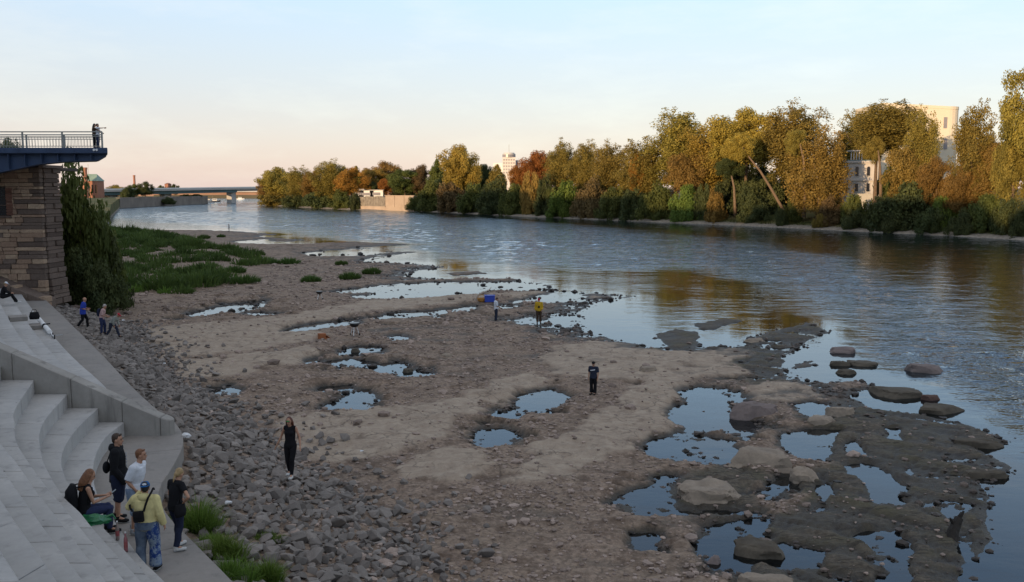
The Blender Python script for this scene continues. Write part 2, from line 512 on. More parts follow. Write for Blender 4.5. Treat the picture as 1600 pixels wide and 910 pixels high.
def terrain(x, y, full=False):
    x, y = np.asarray(x, float), np.asarray(y, float)
    wx = x + .30 * pnoise(x / 2.6, y / 2.6, 1) + .24 * pnoise(x / .8, y / .8, 2) + .11 * pnoise(x / .25, y / .25, 3)
    wy = y + .45 * pnoise(x / 2.6, y / 2.6, 4) + .32 * pnoise(x / .8, y / .8, 5) + .13 * pnoise(x / .25, y / .25, 6)
    sd = sdf(LAND, wx, wy)
    slab = np.zeros_like(x)
    for P in SLABS:
        slab = np.maximum(slab, sstep(-.15, .25, sdf(P, wx, wy) + .9 * pnoise(x / 1.9, y / 1.9, 43) + .5 * pnoise(x / .6, y / .6, 44)))
    shelf = np.zeros_like(x)
    for P in SHELF:
        shelf = np.maximum(shelf, sstep(-.35, .35, sdf(P, wx, wy) + 1.5 * pnoise(x / 2.4, y / 2.8, 46) + .7 * pnoise(x / .7, y / .7, 47)))
    rip_in = inside(RIP_POLY, x, y)
    d_out = seg_dist(OUTER, x, y, False)
    d_low = seg_dist(RIP_LOW, x, y, False)
    t = np.where(rip_in, d_low / (d_low + d_out + 1e-6), 0)
    # which side of the walkway edge
    behind = inside(np.vstack([OUTER, [(-60, 4), (-60, 62)]]), x, y)
    t = np.where(behind, 1, t)
    low = fbm(x / 7, y / 9, 3, 11)
    mid = fbm(x / 1.6, y / 1.9, 3, 21)
    fine = fbm(x / .42, y / .42, 3, 31)
    h = .03 + .17 * sstep(0, 5, sd) + .13 * sstep(4, 25, sd) + .10 * low * sstep(0, 4, sd)
    rough = (.06 * mid + .04 * fine) * (1 - .75 * slab)
    crack = np.abs(pnoise(wx / 1.5, wy / 1.5, 41)) + .5 * np.abs(pnoise(wx / .5, wy / .5, 42))
    rough = rough - .05 * (1 - sstep(0, .09, crack)) * (1 - .5 * slab)
    # bedrock plates stand proud of the gravel
    led = fbm(wx / 3.4, wy / 2.2, 3, 45) * 3
    lf = np.floor(led)
    h = h + .07 * slab + rough + .05 * (lf + sstep(.82, 1.0, led - lf)) * (.65 + .35 * slab)
    # layered dark shelf
    u, v = x * .78 - y * .62, x * .62 + y * .78
    q = fbm(u / 5.0, v / .85, 4, 51) + .35 * fbm(u / 1.2, v / .25, 3, 52)
    fl = np.floor(q * 6)
    q = .35 * q + .65 * (fl + sstep(.6, .95, q * 6 - fl)) / 6
    strat = pnoise(u / 2.2, v / .16, 53) * .5 + pnoise(u / 1.1, v / .09, 54) * .35
    hs = .085 + .15 * q + .075 * strat + .03 * sstep(0, 3, sd) + .015 * fine - .06 * (1 - sstep(0, .10, np.abs(pnoise(u / 1.6, v / 3.0, 55))))
    h = h * (1 - shelf) + hs * shelf
    wz = np.zeros_like(x)
    for P in WETZ: wz = np.maximum(wz, sstep(-.8, 1.2, sdf(P, wx, wy)))
    pud = sstep(.16, .40, fbm(x / 2.0 + .4 * y, y / 1.25, 4, 93)) * wz * (1 - .75 * slab)
    h = h * (1 - pud) + (-.06 + .07 * mid + .05 * fine) * pud
    # towards the embankment
    h = np.where(t > 0, h * (1 - t) + (1.72 + .05 * mid) * t, h)
    h = h + .5 * sstep(0, 6, sdf(SEDGE, x, y)) * (1 - t)
    # out in the river
    h = np.where(sd < 0, np.maximum(.03 + .14 * sd + .05 * mid * np.exp(sd), -1.6), h)
    for P, hh in ISLES:
        w = sstep(-.5, .7, sdf(P, wx, wy))
        h = h * (1 - w) + (hh + .10 * mid + .05 * fine) * w
    for P in POOLS:
        lo, hi = P.min(0) - 4, P.max(0) + 4
        k = (x > lo[0]) & (x < hi[0]) & (y > lo[1]) & (y < hi[1])
        if not np.any(k): continue
        m = .25 + .012 * P[:, 1].mean()
        s = sdf(P, wx[k], wy[k])
        mm = m * (1 - .72 * shelf[k])
        w = sstep(-1.15 * mm, .25 * mm, s)
        h[k] = h[k] * (1 - w) + (-.075 - .07 * sstep(0, 2 * m, s) + .19 * mid[k] + .10 * fine[k]) * w
    if full:
        return h, slab, shelf, sd, t
    return h

def ground(px, py, tries=8):
    """the spot where a sight line meets the river bed (or the water on it)"""
    z = .2
    for _ in range(tries):
        x, y = W(px, py, z)
        z = max(0.0, float(terrain(np.array([x]), np.array([y]))[0]))
    return x, y, z

# ------------------------------------------------------------------ river bed sheet
def bed_material():
    m, nt, b = new_mat('river_bed', .92, .25)
    def at(n):
        a = nt.nodes.new('ShaderNodeAttribute'); a.attribute_name = n; return a.outputs['Fac']
    n1 = nz(nt, .55, 5, .6, 'World'); n2 = nz(nt, 7, 6, .65, 'World'); n3 = nz(nt, 2.2, 5, .6, 'World')
    gravel = mixc(nt, mrange(nt, n2.outputs['Fac'], .32, .68), (.118, .083, .060), (.40, .292, .215))
    gravel = mixc(nt, mrange(nt, n1.outputs['Fac'], .4, .65), gravel, mixc(nt, .5, gravel, (.30, .225, .16)))
    slabc = mixc(nt, mrange(nt, n3.outputs['Fac'], .3, .7), (.31, .235, .172), (.44, .35, .262))
    slabc = mixc(nt, mrange(nt, n2.outputs['Fac'], .56, .75, 0, .55), slabc, (.13, .10, .08))
    soil = nz(nt, 1.15, 6, .68, 'World')
    gravel = mixc(nt, mrange(nt, soil.outputs['Fac'], .48, .64, 0, .75), gravel, (.105, .068, .046))
    slabc = mixc(nt, mrange(nt, soil.outputs['Fac'], .55, .68, 0, .7), slabc, (.15, .105, .075))
    col = mixc(nt, at('slab'), gravel, slabc)
    # crack lines
    vo = nt.nodes.new('ShaderNodeTexVoronoi'); vo.feature = 'DISTANCE_TO_EDGE'; vo.inputs['Scale'].default_value = 1.15
    ge = nt.nodes.new('ShaderNodeNewGeometry')
    wv = mixc(nt, .9, ge.outputs['Position'], nz(nt, .9, 5, .65, 'World').outputs['Color'], 'ADD')
    nt.links.new(wv, vo.inputs['Vector'])
    ck = mrange(nt, vo.outputs['Distance'], 0, .05, .6, 0)
    ckm = nt.nodes.new('ShaderNodeMath'); ckm.operation = 'MULTIPLY'
    nt.links.new(ck, ckm.inputs[0]); nt.links.new(mrange(nt, n1.outputs['Fac'], .42, .6), ckm.inputs[1])
    col = mixc(nt, ckm.outputs[0], col, (.06, .044, .034))
    shelfc = mixc(nt, mrange(nt, n2.outputs['Fac'], .3, .7), (.070, .056, .040), (.195, .158, .115))
    shelfc = mixc(nt, mrange(nt, n1.outputs['Fac'], .45, .65, 0, .7), shelfc, (.105, .095, .050))
    col = mixc(nt, at('shelf'), col, shelfc)
    sm = nz(nt, 1.0, 5, .65, 'World', (1, 1, 1))
    mpn = nt.nodes.new('ShaderNodeMapping'); mpn.inputs['Rotation'].default_value = (0, 0, R(38)); mpn.inputs['Scale'].default_value = (.7, 9, 1)
    nt.links.new(ge.outputs['Position'], mpn.inputs['Vector']); nt.links.new(mpn.outputs[0], sm.inputs['Vector'])
    lines = mrange(nt, sm.outputs['Fac'], .36, .50, .8, 0)
    shm = nt.nodes.new('ShaderNodeMath'); shm.operation = 'MULTIPLY'; nt.links.new(lines, shm.inputs[0]); nt.links.new(at('shelf'), shm.inputs[1])
    col = mixc(nt, shm.outputs[0], col, (.020, .017, .013))
    weed = mixc(nt, mrange(nt, n3.outputs['Fac'], .35, .65), (.036, .030, .025), (.062, .052, .036))
    col = mixc(nt, at('wet'), col, weed)
    nt.links.new(col, b.inputs['Base Color'])
    nt.links.new(mrange(nt, at('wet'), 0, 1, .93, .55), b.inputs['Roughness'])
    hsum = mixc(nt, .5, n2.outputs['Fac'], nz(nt, 22, 5, .7, 'World').outputs['Fac'])
    hsum = mixc(nt, .45, hsum, nz(nt, 3.2, 6, .7, 'World').outputs['Fac'])
    bump(nt, b, hsum, .95, .14)
    return m

NR, NC = 680, 480
vv = 9.0 * (460 / 9.0) ** np.linspace(0, 1, NR)
uu = np.linspace(-1, 1, NC)
GY = np.repeat(vv[:, None], NC, 1)
GX = uu[None, :] * (.60 * GY + 5.0) - .5
bh, bslab, bshelf, bsd, bt = terrain(GX, GY, True)
wet = 1 - sstep(.02, .17 + .08 * fbm(GX, GY, 3, 61), bh)
wet = np.maximum(wet * (1 - bt), .12 * bshelf)
wet = np.maximum(wet, .8 * sstep(.05, .45, fbm(GX / 3.5, GY / 2.2, 4, 71)) * (1 - bslab) * (1 - bt) * (1 - sstep(.12, .30, bh)))
idx = np.arange(NR * NC).reshape(NR, NC)
BF = np.stack([idx[:-1, :-1], idx[:-1, 1:], idx[1:, 1:], idx[1:, :-1]], -1).reshape(-1, 4)
me = np_mesh('river_bed', np.stack([GX, GY, bh], -1).reshape(-1, 3), BF, True,
             {'slab': bslab.ravel(), 'shelf': bshelf.ravel(), 'wet': np.clip(wet, 0, 1).ravel()})
tag(link('river_bed', me, bed_material()), kind='structure')
# deep ground sheet to the horizon
M['ground'] = simple('far_ground', (.06, .055, .04), (.09, .08, .055), .02, .95, coord='World')
tag(MB().box((0, 4000, -4.0), (26000, 26000, 2)).build('ground', M['ground']), kind='structure')

# ------------------------------------------------------------------ water
ROUGH = poly0([(200, 319), (405, 321.5), (640, 334), (900, 350), (1150, 376), (1260, 402), (1350, 438), (1440, 490), (1540, 535), (1680, 560), (1690, 760), (1610, 700),
               (1500, 605), (1400, 542), (1300, 480), (1230, 442), (1130, 422), (1000, 420), (850, 412), (700, 392), (520, 364), (350, 351), (200, 340)])
RIGHTW = poly0([(900, 343), (1150, 354), (1750, 376), (1750, 640), (1500, 530), (1400, 465), (1280, 412), (1100, 372)])
def water_mesh():
    nr, nc = 1040, 370
    vy = np.r_[7.0 * (420 / 7.0) ** np.linspace(0, 1, nr - 60), 420 * (6000 / 420.) ** np.linspace(0, 1, 61)[1:]]
    X = np.linspace(-1, 1, nc)[None, :] * (.66 * vy[:, None] + 12)
    Y = np.repeat(vy[:, None], nc, 1)
    k = 3
    xs, ys = X[::k, ::k], Y[::k, ::k]
    xx = xs + 4 * pnoise(xs / 14, ys / 14, 81); yy = ys + 9 * pnoise(xs / 14, ys / 14, 82)
    soft = 1.5 + .05 * ys
    chop = sstep(-1, .6, sdf(ROUGH, xx, yy) / soft)
    chop = chop * np.clip(.80 + .75 * fbm(xs / 20, ys / 30, 3, 83), .15, 1.3)
    dl = -sdf(LAND, xs, ys)
    rg = sstep(-4, 6, sdf(RIGHTW, xx, yy))
    chop = np.clip(.02 + (.085 + .20 * rg) * sstep(.5, 9, dl) + .85 * chop * sstep(0, 5, dl), 0, 1)
    chop = np.maximum(chop, .75 * sstep(300, 380, ys))
    # back to the full grid
    ri, ci = np.arange(nr) / k, np.arange(nc) / k
    r0 = np.minimum(ri.astype(int), xs.shape[0] - 2); c0 = np.minimum(ci.astype(int), xs.shape[1] - 2)
    fr, fc = np.clip(ri - r0, 0, 1)[:, None], np.clip(ci - c0, 0, 1)[None, :]
    g = lambda a, b: chop[np.ix_(r0 + a, c0 + b)]
    chop = g(0, 0) * (1 - fr) * (1 - fc) + g(1, 0) * fr * (1 - fc) + g(0, 1) * (1 - fr) * fc + g(1, 1) * fr * fc
    big = 1 - np.abs(pnoise(X / 2.6 + .3 * Y / 2.6, Y / 2.0, 84)) * 2.2
    Z = chop * (.078 * big + .060 * pnoise(X / 1.1, Y / .9, 85) + .15 * pnoise(X / 7, Y / 5, 86)) - .02 * chop
    idx = np.arange(nr * nc).reshape(nr, nc)
    F = np.stack([idx[:-1, :-1], idx[:-1, 1:], idx[1:, 1:], idx[1:, :-1]], -1).reshape(-1, 4)
    return np_mesh('river_water', np.stack([X, Y, Z], -1).reshape(-1, 3), F, True, {'chop': chop.ravel()})

def water_material():
    m, nt, b = new_mat('river_water', .03, .5)
    nt.nodes.remove(b)
    out = nt.nodes['Material Output']
    a = nt.nodes.new('ShaderNodeAttribute'); a.attribute_name = 'chop'
    w1 = nz(nt, .30, 2, .5, 'World', (1.0, 1.35, 1)); w2 = nz(nt, 1.05, 3, .6, 'World', (.8, 1.5, 1)); w3 = nz(nt, 3.6, 2, .5, 'World', (.8, 1.4, 1))
    s1 = mixc(nt, .42, w1.outputs['Fac'], w2.outputs['Fac'])
    s2 = mixc(nt, .10, s1, w3.outputs['Fac'])
    bp = nt.nodes.new('ShaderNodeBump'); bp.inputs['Distance'].default_value = 1.15
    nt.links.new(s2, bp.inputs['Height']); nt.links.new(mrange(nt, a.outputs['Fac'], 0, 1, 0, .42), bp.inputs['Strength'])
    gl = nt.nodes.new('ShaderNodeBsdfGlossy'); gl.inputs['Roughness'].default_value = .02
    gl.inputs['Color'].default_value = (.84, .92, 1, 1)
    tr = nt.nodes.new('ShaderNodeBsdfTransparent'); tr.inputs['Color'].default_value = (.50, .47, .40, 1)
    deep = nt.nodes.new('ShaderNodeBsdfDiffuse'); deep.inputs['Color'].default_value = (.012, .017, .020, 1)
    fr = nt.nodes.new('ShaderNodeFresnel'); fr.inputs['IOR'].default_value = 1.34
    for n in (gl, fr, deep): nt.links.new(bp.outputs[0], n.inputs['Normal'])
    body = nt.nodes.new('ShaderNodeMixShader')
    nt.links.new(mrange(nt, a.outputs['Fac'], .02, .12, .25, 1), body.inputs['Fac'])
    nt.links.new(tr.outputs[0], body.inputs[1]); nt.links.new(deep.outputs[0], body.inputs[2])
    mx = nt.nodes.new('ShaderNodeMixShader')
    nt.links.new(fr.outputs[0], mx.inputs['Fac']); nt.links.new(body.outputs[0], mx.inputs[1]); nt.links.new(gl.outputs[0], mx.inputs[2])
    nt.links.new(mx.outputs[0], out.inputs['Surface'])
    return m
tag(link('river_water', water_mesh(), water_material()), kind='structure')

# ------------------------------------------------------------------ far bank
SHORE = resample([(-150, 1200), (-172, 900), (-186, 760), (-186, 690), W(405, 320.5), W(480, 325), W(560, 328.5), W(640, 330.5), W(720, 334), W(800, 338), W(900, 342), W(1000, 346.5),
                  W(1100, 350.5), W(1200, 355), W(1300, 360), W(1400, 365), W(1500, 370), W(1600, 376), (108, 150), (122, 110), (135, 60), (150, 0), (160, -120)], 2.0)
def bank_strip(line, prof, seed, wob=0.0):
    d = np.gradient(line, axis=0); d /= np.hypot(d[:, 0], d[:, 1])[:, None] + 1e-9
    n = np.stack([-d[:, 1], d[:, 0]], 1)          # to the left of the walking direction
    V = []
    for k, (o, z) in enumerate(prof):
        oo = o + (wob * fbm(line[:, 0] / 9, line[:, 1] / 9, 3, seed) if 0 <= k < len(prof) - 1 else 0)
        p = line + n * np.reshape(oo, (-1, 1)) if hasattr(oo, '__len__') else line + n * oo
        zz = z + (.10 * min(1, abs(o) / 3 + .2)) * fbm(p[:, 0] / 3, p[:, 1] / 3, 3, seed + k)
        V.append(np.c_[p, zz])
    V = np.stack(V, 1)
    a, b_ = V.shape[:2]
    idx = np.arange(a * b_).reshape(a, b_)
    F = np.stack([idx[:-1, :-1], idx[1:, :-1], idx[1:, 1:], idx[:-1, 1:]], -1).reshape(-1, 4)
    return V.reshape(-1, 3), F
def bank_material():
    m, nt, b = new_mat('far_bank_soil', .95, .2)
    ge = nt.nodes.new('ShaderNodeNewGeometry'); sp = nt.nodes.new('ShaderNodeSeparateXYZ'); nt.links.new(ge.outputs['Position'], sp.inputs[0])
    n1 = nz(nt, 1.4, 5, .65, 'World'); n2 = nz(nt, .12, 4, .6, 'World')
    grav = mixc(nt, mrange(nt, n1.outputs['Fac'], .35, .65), (.16, .13, .10), (.38, .33, .27))
    grass = mixc(nt, mrange(nt, n1.outputs['Fac'], .35, .65), (.040, .055, .015), (.10, .11, .035))
    grass = mixc(nt, mrange(nt, n2.outputs['Fac'], .45, .65, 0, .8), grass, (.19, .14, .06))
    zz = nt.nodes.new('ShaderNodeMath'); zz.operation = 'ADD'
    nt.links.new(sp.outputs['Z'], zz.inputs[0]); nt.links.new(mrange(nt, n1.outputs['Fac'], .2, .8, -.4, .4), zz.inputs[1])
    nt.links.new(mixc(nt, mrange(nt, zz.outputs[0], .55, .85), grav, grass), b.inputs['Base Color'])
    bump(nt, b, n1.outputs['Fac'], .8, .25)
    return m
M['bank'] = bank_material()
V, F = bank_strip(SHORE, [(-4, -1.8), (0, 0.0), (1.5, .30), (3.5, .65), (6, 1.1), (10, 2.2), (16, 3.6), (26, 4.6), (60, 5.2), (160, 5.5), (700, 6.0)], 91, .5)
tag(link('far_bank', np_mesh('far_bank', V, F, True), M['bank']), kind='structure')
# land behind the bend and up to the skyline
tag(MB().prism([(-900, 1500), (-150, 1180), (3000, 900), (9000, 900), (9000, 9000), (-9000, 9000), (-9000, 1500)], -1, 4.5).build('far_plain', M['ground']), kind='structure')
HX = np.linspace(-2600, 2600, 140); HYs = np.linspace(4200, 5400, 8)
hz_ = np.array([[max(0, 14 + 20 * fbm(np.array([x / 900.]), np.array([3.1]), 4, 99)[0]) * math.sin(math.pi * j / 7) + 5 for j in range(8)] for x in HX])
hi = np.arange(140 * 8).reshape(140, 8)
tag(link('hills', np_mesh('hills', np.stack([np.repeat(HX[:, None], 8, 1), np.repeat(HYs[None, :], 140, 0), hz_], -1).reshape(-1, 3),
    np.stack([hi[:-1, :-1], hi[1:, :-1], hi[1:, 1:], hi[:-1, 1:]], -1).reshape(-1, 4), True), simple('hill_woods', (.07, .075, .07), (.10, .10, .09), .01, .95, coord='World')), kind='structure')
# left bank upstream of the pier
tag(MB().prism([(-34, 66), (-52, 116), (-99, 226), (-122, 280), (-146, 338), (W(190, 325.2)[0] - 1, W(190, 325.2)[1]), (W(325, 318.3)[0] - 1, W(325, 318.3)[1]), (-300, 760), (-900, 760), (-900, 66)],
    -1.5, [1.4, 1.2, .8, 1.5, 4.5, 5.4, 5.4, 5.4, 5.4, 3]).build('left_bank', M['bank']), kind='structure')
# ------------------------------------------------------------------ concrete terrace
def concrete(name, c1, c2, per=.07, stain=.5):
    m, nt, b = new_mat(name, .88, .3)
    n1 = nz(nt, .9, 6, .65, 'World'); n2 = nz(nt, 9, 6, .7, 'World'); n3 = nz(nt, 3.0, 4, .6, 'World', (1, 1, .15))
    col = mixc(nt, mrange(nt, n1.outputs['Fac'], .3, .7), c1, c2)
    col = mixc(nt, mrange(nt, n2.outputs['Fac'], .4, .72, 0, .35), col, tuple(x * .62 for x in c1))
    col = mixc(nt, mrange(nt, n3.outputs['Fac'], .56, .74, 0, stain), col, tuple(x * .55 for x in c2))
    oi = nt.nodes.new('ShaderNodeObjectInfo')
    hv = nt.nodes.new('ShaderNodeHueSaturation')
    nt.links.new(mrange(nt, oi.outputs['Random'], 0, 1, 1 - per, 1 + per), hv.inputs['Value']); nt.links.new(col, hv.inputs['Color'])
    # gum spots and spilled drops
    vo = nt.nodes.new('ShaderNodeTexVoronoi'); vo.inputs['Scale'].default_value = 2.6
    ge = nt.nodes.new('ShaderNodeNewGeometry'); nt.links.new(ge.outputs['Position'], vo.inputs['Vector'])
    sp = nt.nodes.new('ShaderNodeMath'); sp.operation = 'MULTIPLY'
    nt.links.new(mrange(nt, vo.outputs['Distance'], .05, .085, .75, 0), sp.inputs[0])
    nt.links.new(mrange(nt, nz(nt, .5, 2, .5, 'World').outputs['Fac'], .5, .6), sp.inputs[1])
    col = mixc(nt, sp.outputs[0], hv.outputs[0], (.05, .05, .05))
    nt.links.new(col, b.inputs['Base Color'])
    bump(nt, b, n2.outputs['Fac'], .35, .012)
    return m
M['slab'] = concrete('pale_concrete', (.43, .41, .385), (.33, .32, .305), .06, .6)
M['walk'] = concrete('walkway_concrete', (.285, .255, .225), (.22, .20, .18), .06, .6)
M['wallc'] = concrete('cast_concrete', (.34, .315, .28), (.24, .22, .195), .06, .9)

KX = [[(-10.84, 25.28), (-10.65, 23.6), (-9.95, 21.4), (-8.95, 19.3), (-7.85, 17.6), (-6.57, 15.7), (-5.72, 14.63), (-3.9, 12.2), (-1.5, 9)],
      [(-11.55, 25.28), (-11.2, 23.5), (-10.77, 21.87), (-10.2, 20.36), (-9.48, 19.04), (-8.95, 18.25), (-7.5, 16.25), (-6.89, 15.48), (-5.84, 14.1), (-4.4, 12.2), (-2, 9)],
      [(-12.4, 25.28), (-11.63, 22.62), (-11.03, 21.08), (-10.24, 19.58), (-9.49, 18.32), (-8.32, 16.61), (-7.61, 15.75), (-7.08, 15.03), (-5.82, 13.4), (-5.35, 12.8), (-2.6, 9)],
      [(-13.3, 25.28), (-11.95, 21.77), (-11.26, 20.47), (-10.45, 19.0), (-9.58, 17.73), (-8.52, 16.27), (-7.33, 14.71), (-6.43, 13.52), (-5.28, 12.03), (-3.0, 9)],
      [(-14.2, 25.28), (-12.6, 21.6), (-11.2, 19.2), (-9.85, 17.36), (-8.84, 16.05), (-7.62, 14.39), (-6.62, 13.09), (-5.37, 11.44), (-3.5, 9)],
      [(-15.1, 25.28), (-13.4, 21.5), (-11.0, 18.0), (-8.25, 14.5), (-7.48, 13.49), (-6.22, 11.83), (-4.85, 10.06), (-4.0, 9)],
      [(-16.0, 25.28), (-13.6, 20.0), (-9.0, 14.6), (-6.72, 11.76), (-6.07, 10.91), (-5.03, 9.6), (-4.5, 8.9)],
      [(-17.0, 25.28), (-14.2, 19.3), (-9.5, 13.8), (-6.5, 10.6), (-5.18, 9.01), (-4.56, 8.23)],
      [(-18.0, 25.28), (-15.0, 18.8), (-10.3, 13.4), (-7.3, 10.2), (-5.6, 8.2)]]
FX0 = resample([(-31.0, 58.0), (-28.37, 53.63), (-20.16, 40.29), (-16.49, 34.56), (-13.53, 30.14), (-10.9, 25.72)], .5)
def seat_row(root, front, back, z, step, phase):
    """one tier: blocks laid end to end along a curved front edge"""
    N = 121
    def even(P):
        s = np.r_[0, np.cumsum(np.hypot(*np.diff(P, axis=0).T))]
        t = np.linspace(0, s[-1], N)
        return np.stack([np.interp(t, s, P[:, 0]), np.interp(t, s, P[:, 1])], 1), s[-1]
    (fp, L), (bp_, _) = even(front), even(back)
    d = bp_ - fp
    bp_ = bp_ + d / (np.hypot(d[:, 0], d[:, 1])[:, None] + 1e-9) * .06
    cuts = np.arange(phase - step, L, step); cuts = np.r_[0, cuts[(cuts > .25) & (cuts < L - .25)], L]
    ss = np.linspace(0, L, N)
    for a, b in zip(cuts[:-1], cuts[1:]):
        t = np.linspace(a + .011, b - .011, 6)
        f = [(np.interp(x, ss, fp[:, 0]), np.interp(x, ss, fp[:, 1])) for x in t]
        k = [(np.interp(x, ss, bp_[:, 0]), np.interp(x, ss, bp_[:, 1])) for x in t]
        MB().prism(f + k[::-1], z - .42, z + random.uniform(-.004, .004)).build('concrete_slab', M['slab'], root, bevel=.012)
random.seed(3)
terr = empty('seating_terrace', label='pale curved concrete seating terrace stepping down to the walkway in front of the cheek wall', cat='terrace')
rows = [resample(k, .4) for k in KX]
for k in range(8):
    seat_row(terr, rows[k], rows[k + 1], 2.6 + .4 * k, 1.65, (.5, 1.3, .2, .9, 1.5, .4, 1.1, .7)[k])
MB().prism([tuple(p) for p in rows[8]] + [(-7, 2), (-24, 2), (-24, 25.28)], 5.0, 5.8).build('top_landing', M['slab'], terr)
MB().prism([tuple(p + np.array([-.35, -.25])) for p in rows[0]] + [(-7, 2), (-24, 2), (-24, 25.26)], .5, 2.25).build('footing', M['wallc'], terr)

far = empty('stepped_embankment', label='straight flight of pale blue-grey concrete tiers between the cheek wall and the stone pier', cat='steps')
frows = []
dF = np.gradient(FX0, axis=0); dF /= np.hypot(dF[:, 0], dF[:, 1])[:, None]
nF = np.stack([dF[:, 1], -dF[:, 0]], 1)     # towards the land
if nF[0, 0] > 0: nF = -nF
for k in range(9):
    P = FX0 + nF * (.84 * k)
    P = P[P[:, 1] > 25.75]
    if len(P) and P[-1, 1] > 25.9:
        e = P[-1] + (P[-1] - P[-2]) / abs(P[-1, 1] - P[-2, 1]) * (P[-1, 1] - 25.77)
        P = np.vstack([P, e])
    frows.append(P)
for k in range(8):
    seat_row(far, frows[k], frows[k + 1], 2.6 + .4 * k, 1.9, (.5, 1.3, .2, .9, 1.5, .4, 1.1, .7)[k])
for px, py, z in ((28, 494, 3.2), (57, 507, 2.8)):        # half steps of a small stair
    x, y = W(px, py, z)
    MB().box((x, y, z - .1), (.9, .75, .2), rz=-1.02).build('half_step', M['walk'], far, bevel=.012)

# cheek wall
cw = empty('cheek_wall', label='sloping cast concrete cheek wall with rounded river end, crossing the terrace', cat='wall')
WT = [(-24, 8.9), (-14.2, 4.69), (-12.29, 3.83), (-10.72, 3.10), (-9.7, 2.66), (-9.5, 2.62)]
def wtop(x): return float(np.interp(x, [p[0] for p in WT], [p[1] for p in WT]))
cuts = [-24, -20.4, -17.2, -15.5, -13.9, -12.3, -10.9, -9.85]
for a, b in zip(cuts[:-1], cuts[1:]):
    a += .006; b -= .006
    xs = np.linspace(a, b, 4)
    zt = [wtop(x) for x in xs]
    MB().prism([(x, 25.30) for x in xs] + [(x, 25.74) for x in xs[::-1]], 1.4, zt + zt[::-1]).build('wall_panel', M['wallc'], cw, bevel=.02)
arc = [(-9.844, 25.30)] + [(-9.76 + .22 * math.sin(t), 25.52 - .22 * math.cos(t)) for t in np.linspace(0, math.pi, 9)] + [(-9.844, 25.74)]
MB().prism(arc, 1.4, [wtop(p[0]) for p in arc]).build('rounded_end', M['wallc'], cw, bevel=.02)

# walkway along the water side
inner = np.vstack([FX0, resample([(-10.84, 25.3)] + KX[0][1:], .5)])
def even(P, N):
    s = np.r_[0, np.cumsum(np.hypot(*np.diff(P, axis=0).T))]; t = np.linspace(0, s[-1], N)
    return np.stack([np.interp(t, s, P[:, 0]), np.interp(t, s, P[:, 1])], 1)
wk = empty('walkway', kind='structure')
# stations: joint lines run square to the water edge
out_s = even(OUTER[OUTER[:, 1] > 8.5], 85)
do = np.gradient(out_s, axis=0)
stn = []
jl = 0
for i, p in enumerate(out_s):
    j = np.argmin(np.hypot(*(inner - p).T) + 0 * i)
    jl = max(j, jl); stn.append((p, inner[jl] + (inner[jl] - p) * .12))
for i in range(0, 84, 5):
    seg = stn[i:i + 6]
    # joints stay just open
    f = [s[0] + .0 for s in seg]; g = [s[1] for s in seg]
    f[0] = f[0] + (f[1] - f[0]) * .01; f[-1] = f[-1] + (f[-2] - f[-1]) * .01
    if np.hypot(*(g[1] - g[0])) > .01: g[0] = g[0] + (g[1] - g[0]) * .01
    if np.hypot(*(g[-1] - g[-2])) > .01: g[-1] = g[-1] + (g[-2] - g[-1]) * .01
    MB().prism([tuple(p) for p in f] + [tuple(p) for p in g[::-1]], 1.3, WALK_Z).build('walkway_slab', M['walk'], wk, bevel=.012)

# ------------------------------------------------------------------ stone pier with lookout platform
def stone_mat(name, c1, c2, c3, per=.22):
    m, nt, b = new_mat(name, .93, .2)
    oi = nt.nodes.new('ShaderNodeObjectInfo')
    n1 = nz(nt, 1.1, 5, .65, 'World'); n2 = nz(nt, 8, 5, .7, 'World')
    rr = nt.nodes.new('ShaderNodeValToRGB'); nt.links.new(oi.outputs['Random'], rr.inputs['Fac'])
    rr.color_ramp.elements[0].color = (*c1, 1); rr.color_ramp.elements[1].color = (*c3, 1)
    e = rr.color_ramp.elements.new(.5); e.color = (*c2, 1)
    col = mixc(nt, mrange(nt, n2.outputs['Fac'], .35, .7, 0, .5), rr.outputs[0], tuple(x * .5 for x in c1))
    col = mixc(nt, mrange(nt, n1.outputs['Fac'], .45, .7, 0, .6), col, tuple(x * .6 for x in c2))
    nt.links.new(col, b.inputs['Base Color'])
    bump(nt, b, n2.outputs['Fac'], .8, .05)
    return m
M['block'] = stone_mat('sandstone', (.24, .155, .108), (.36, .245, .168), (.43, .315, .215))
M['quoin'] = stone_mat('dark_sandstone', (.095, .068, .054), (.20, .148, .118), (.13, .096, .076))
M['mortar'] = simple('mortar', (.10, .08, .065), (.06, .05, .042), 4, .95)
PY = 59.0
def pier_xz(px, py, y=PY):
    p = at_depth(px, py, y); return p[0], p[2]
pier = empty('stone_pier', (-34, PY, 1.5), label='old rough sandstone pier with dark quoins and barred window under the blue platform', cat='pier')
def pbuild(mb, name, mat, **k):
    o = mb.build(name, mat, pier, **k); o.location = (34, -PY, -1.5); return o
pbuild(MB().prism([(-46, PY + .12), (-30.05, PY + .12), (-30.0, PY + 2.4), (-33.2, PY + 7), (-46, PY + 7)], .5, 10.45), 'core', M['mortar'])
random.seed(11)
blk = []
for s_ in range(6):
    mb = MB().box((0, 0, 0), (1, 1, 1)); me = mb.mesh('stone_block', bevel=.06)
    for v in me.vertices: v.co += Vector((random.uniform(-.03, .03), random.uniform(-.05, .05), random.uniform(-.04, .04)))
    blk.append(me)
def stone(x0, x1, z0, z1, y, depth, mat, proud, rz=0.0, name='stone_block', jt=.02):
    me_ = random.choice(blk)
    o = link(name, me_, mat, pier)
    o.location = ((x0 + x1) / 2 + 34, y - PY - proud + depth / 2, (z0 + z1) / 2 - 1.5)
    o.scale = (x1 - x0 - jt, depth, z1 - z0 - jt)
    o.rotation_euler = (0, 0, rz)
    return o
wx1, wz0 = pier_xz(11, 337); _, wz1 = pier_xz(11, 294)
z = 1.7
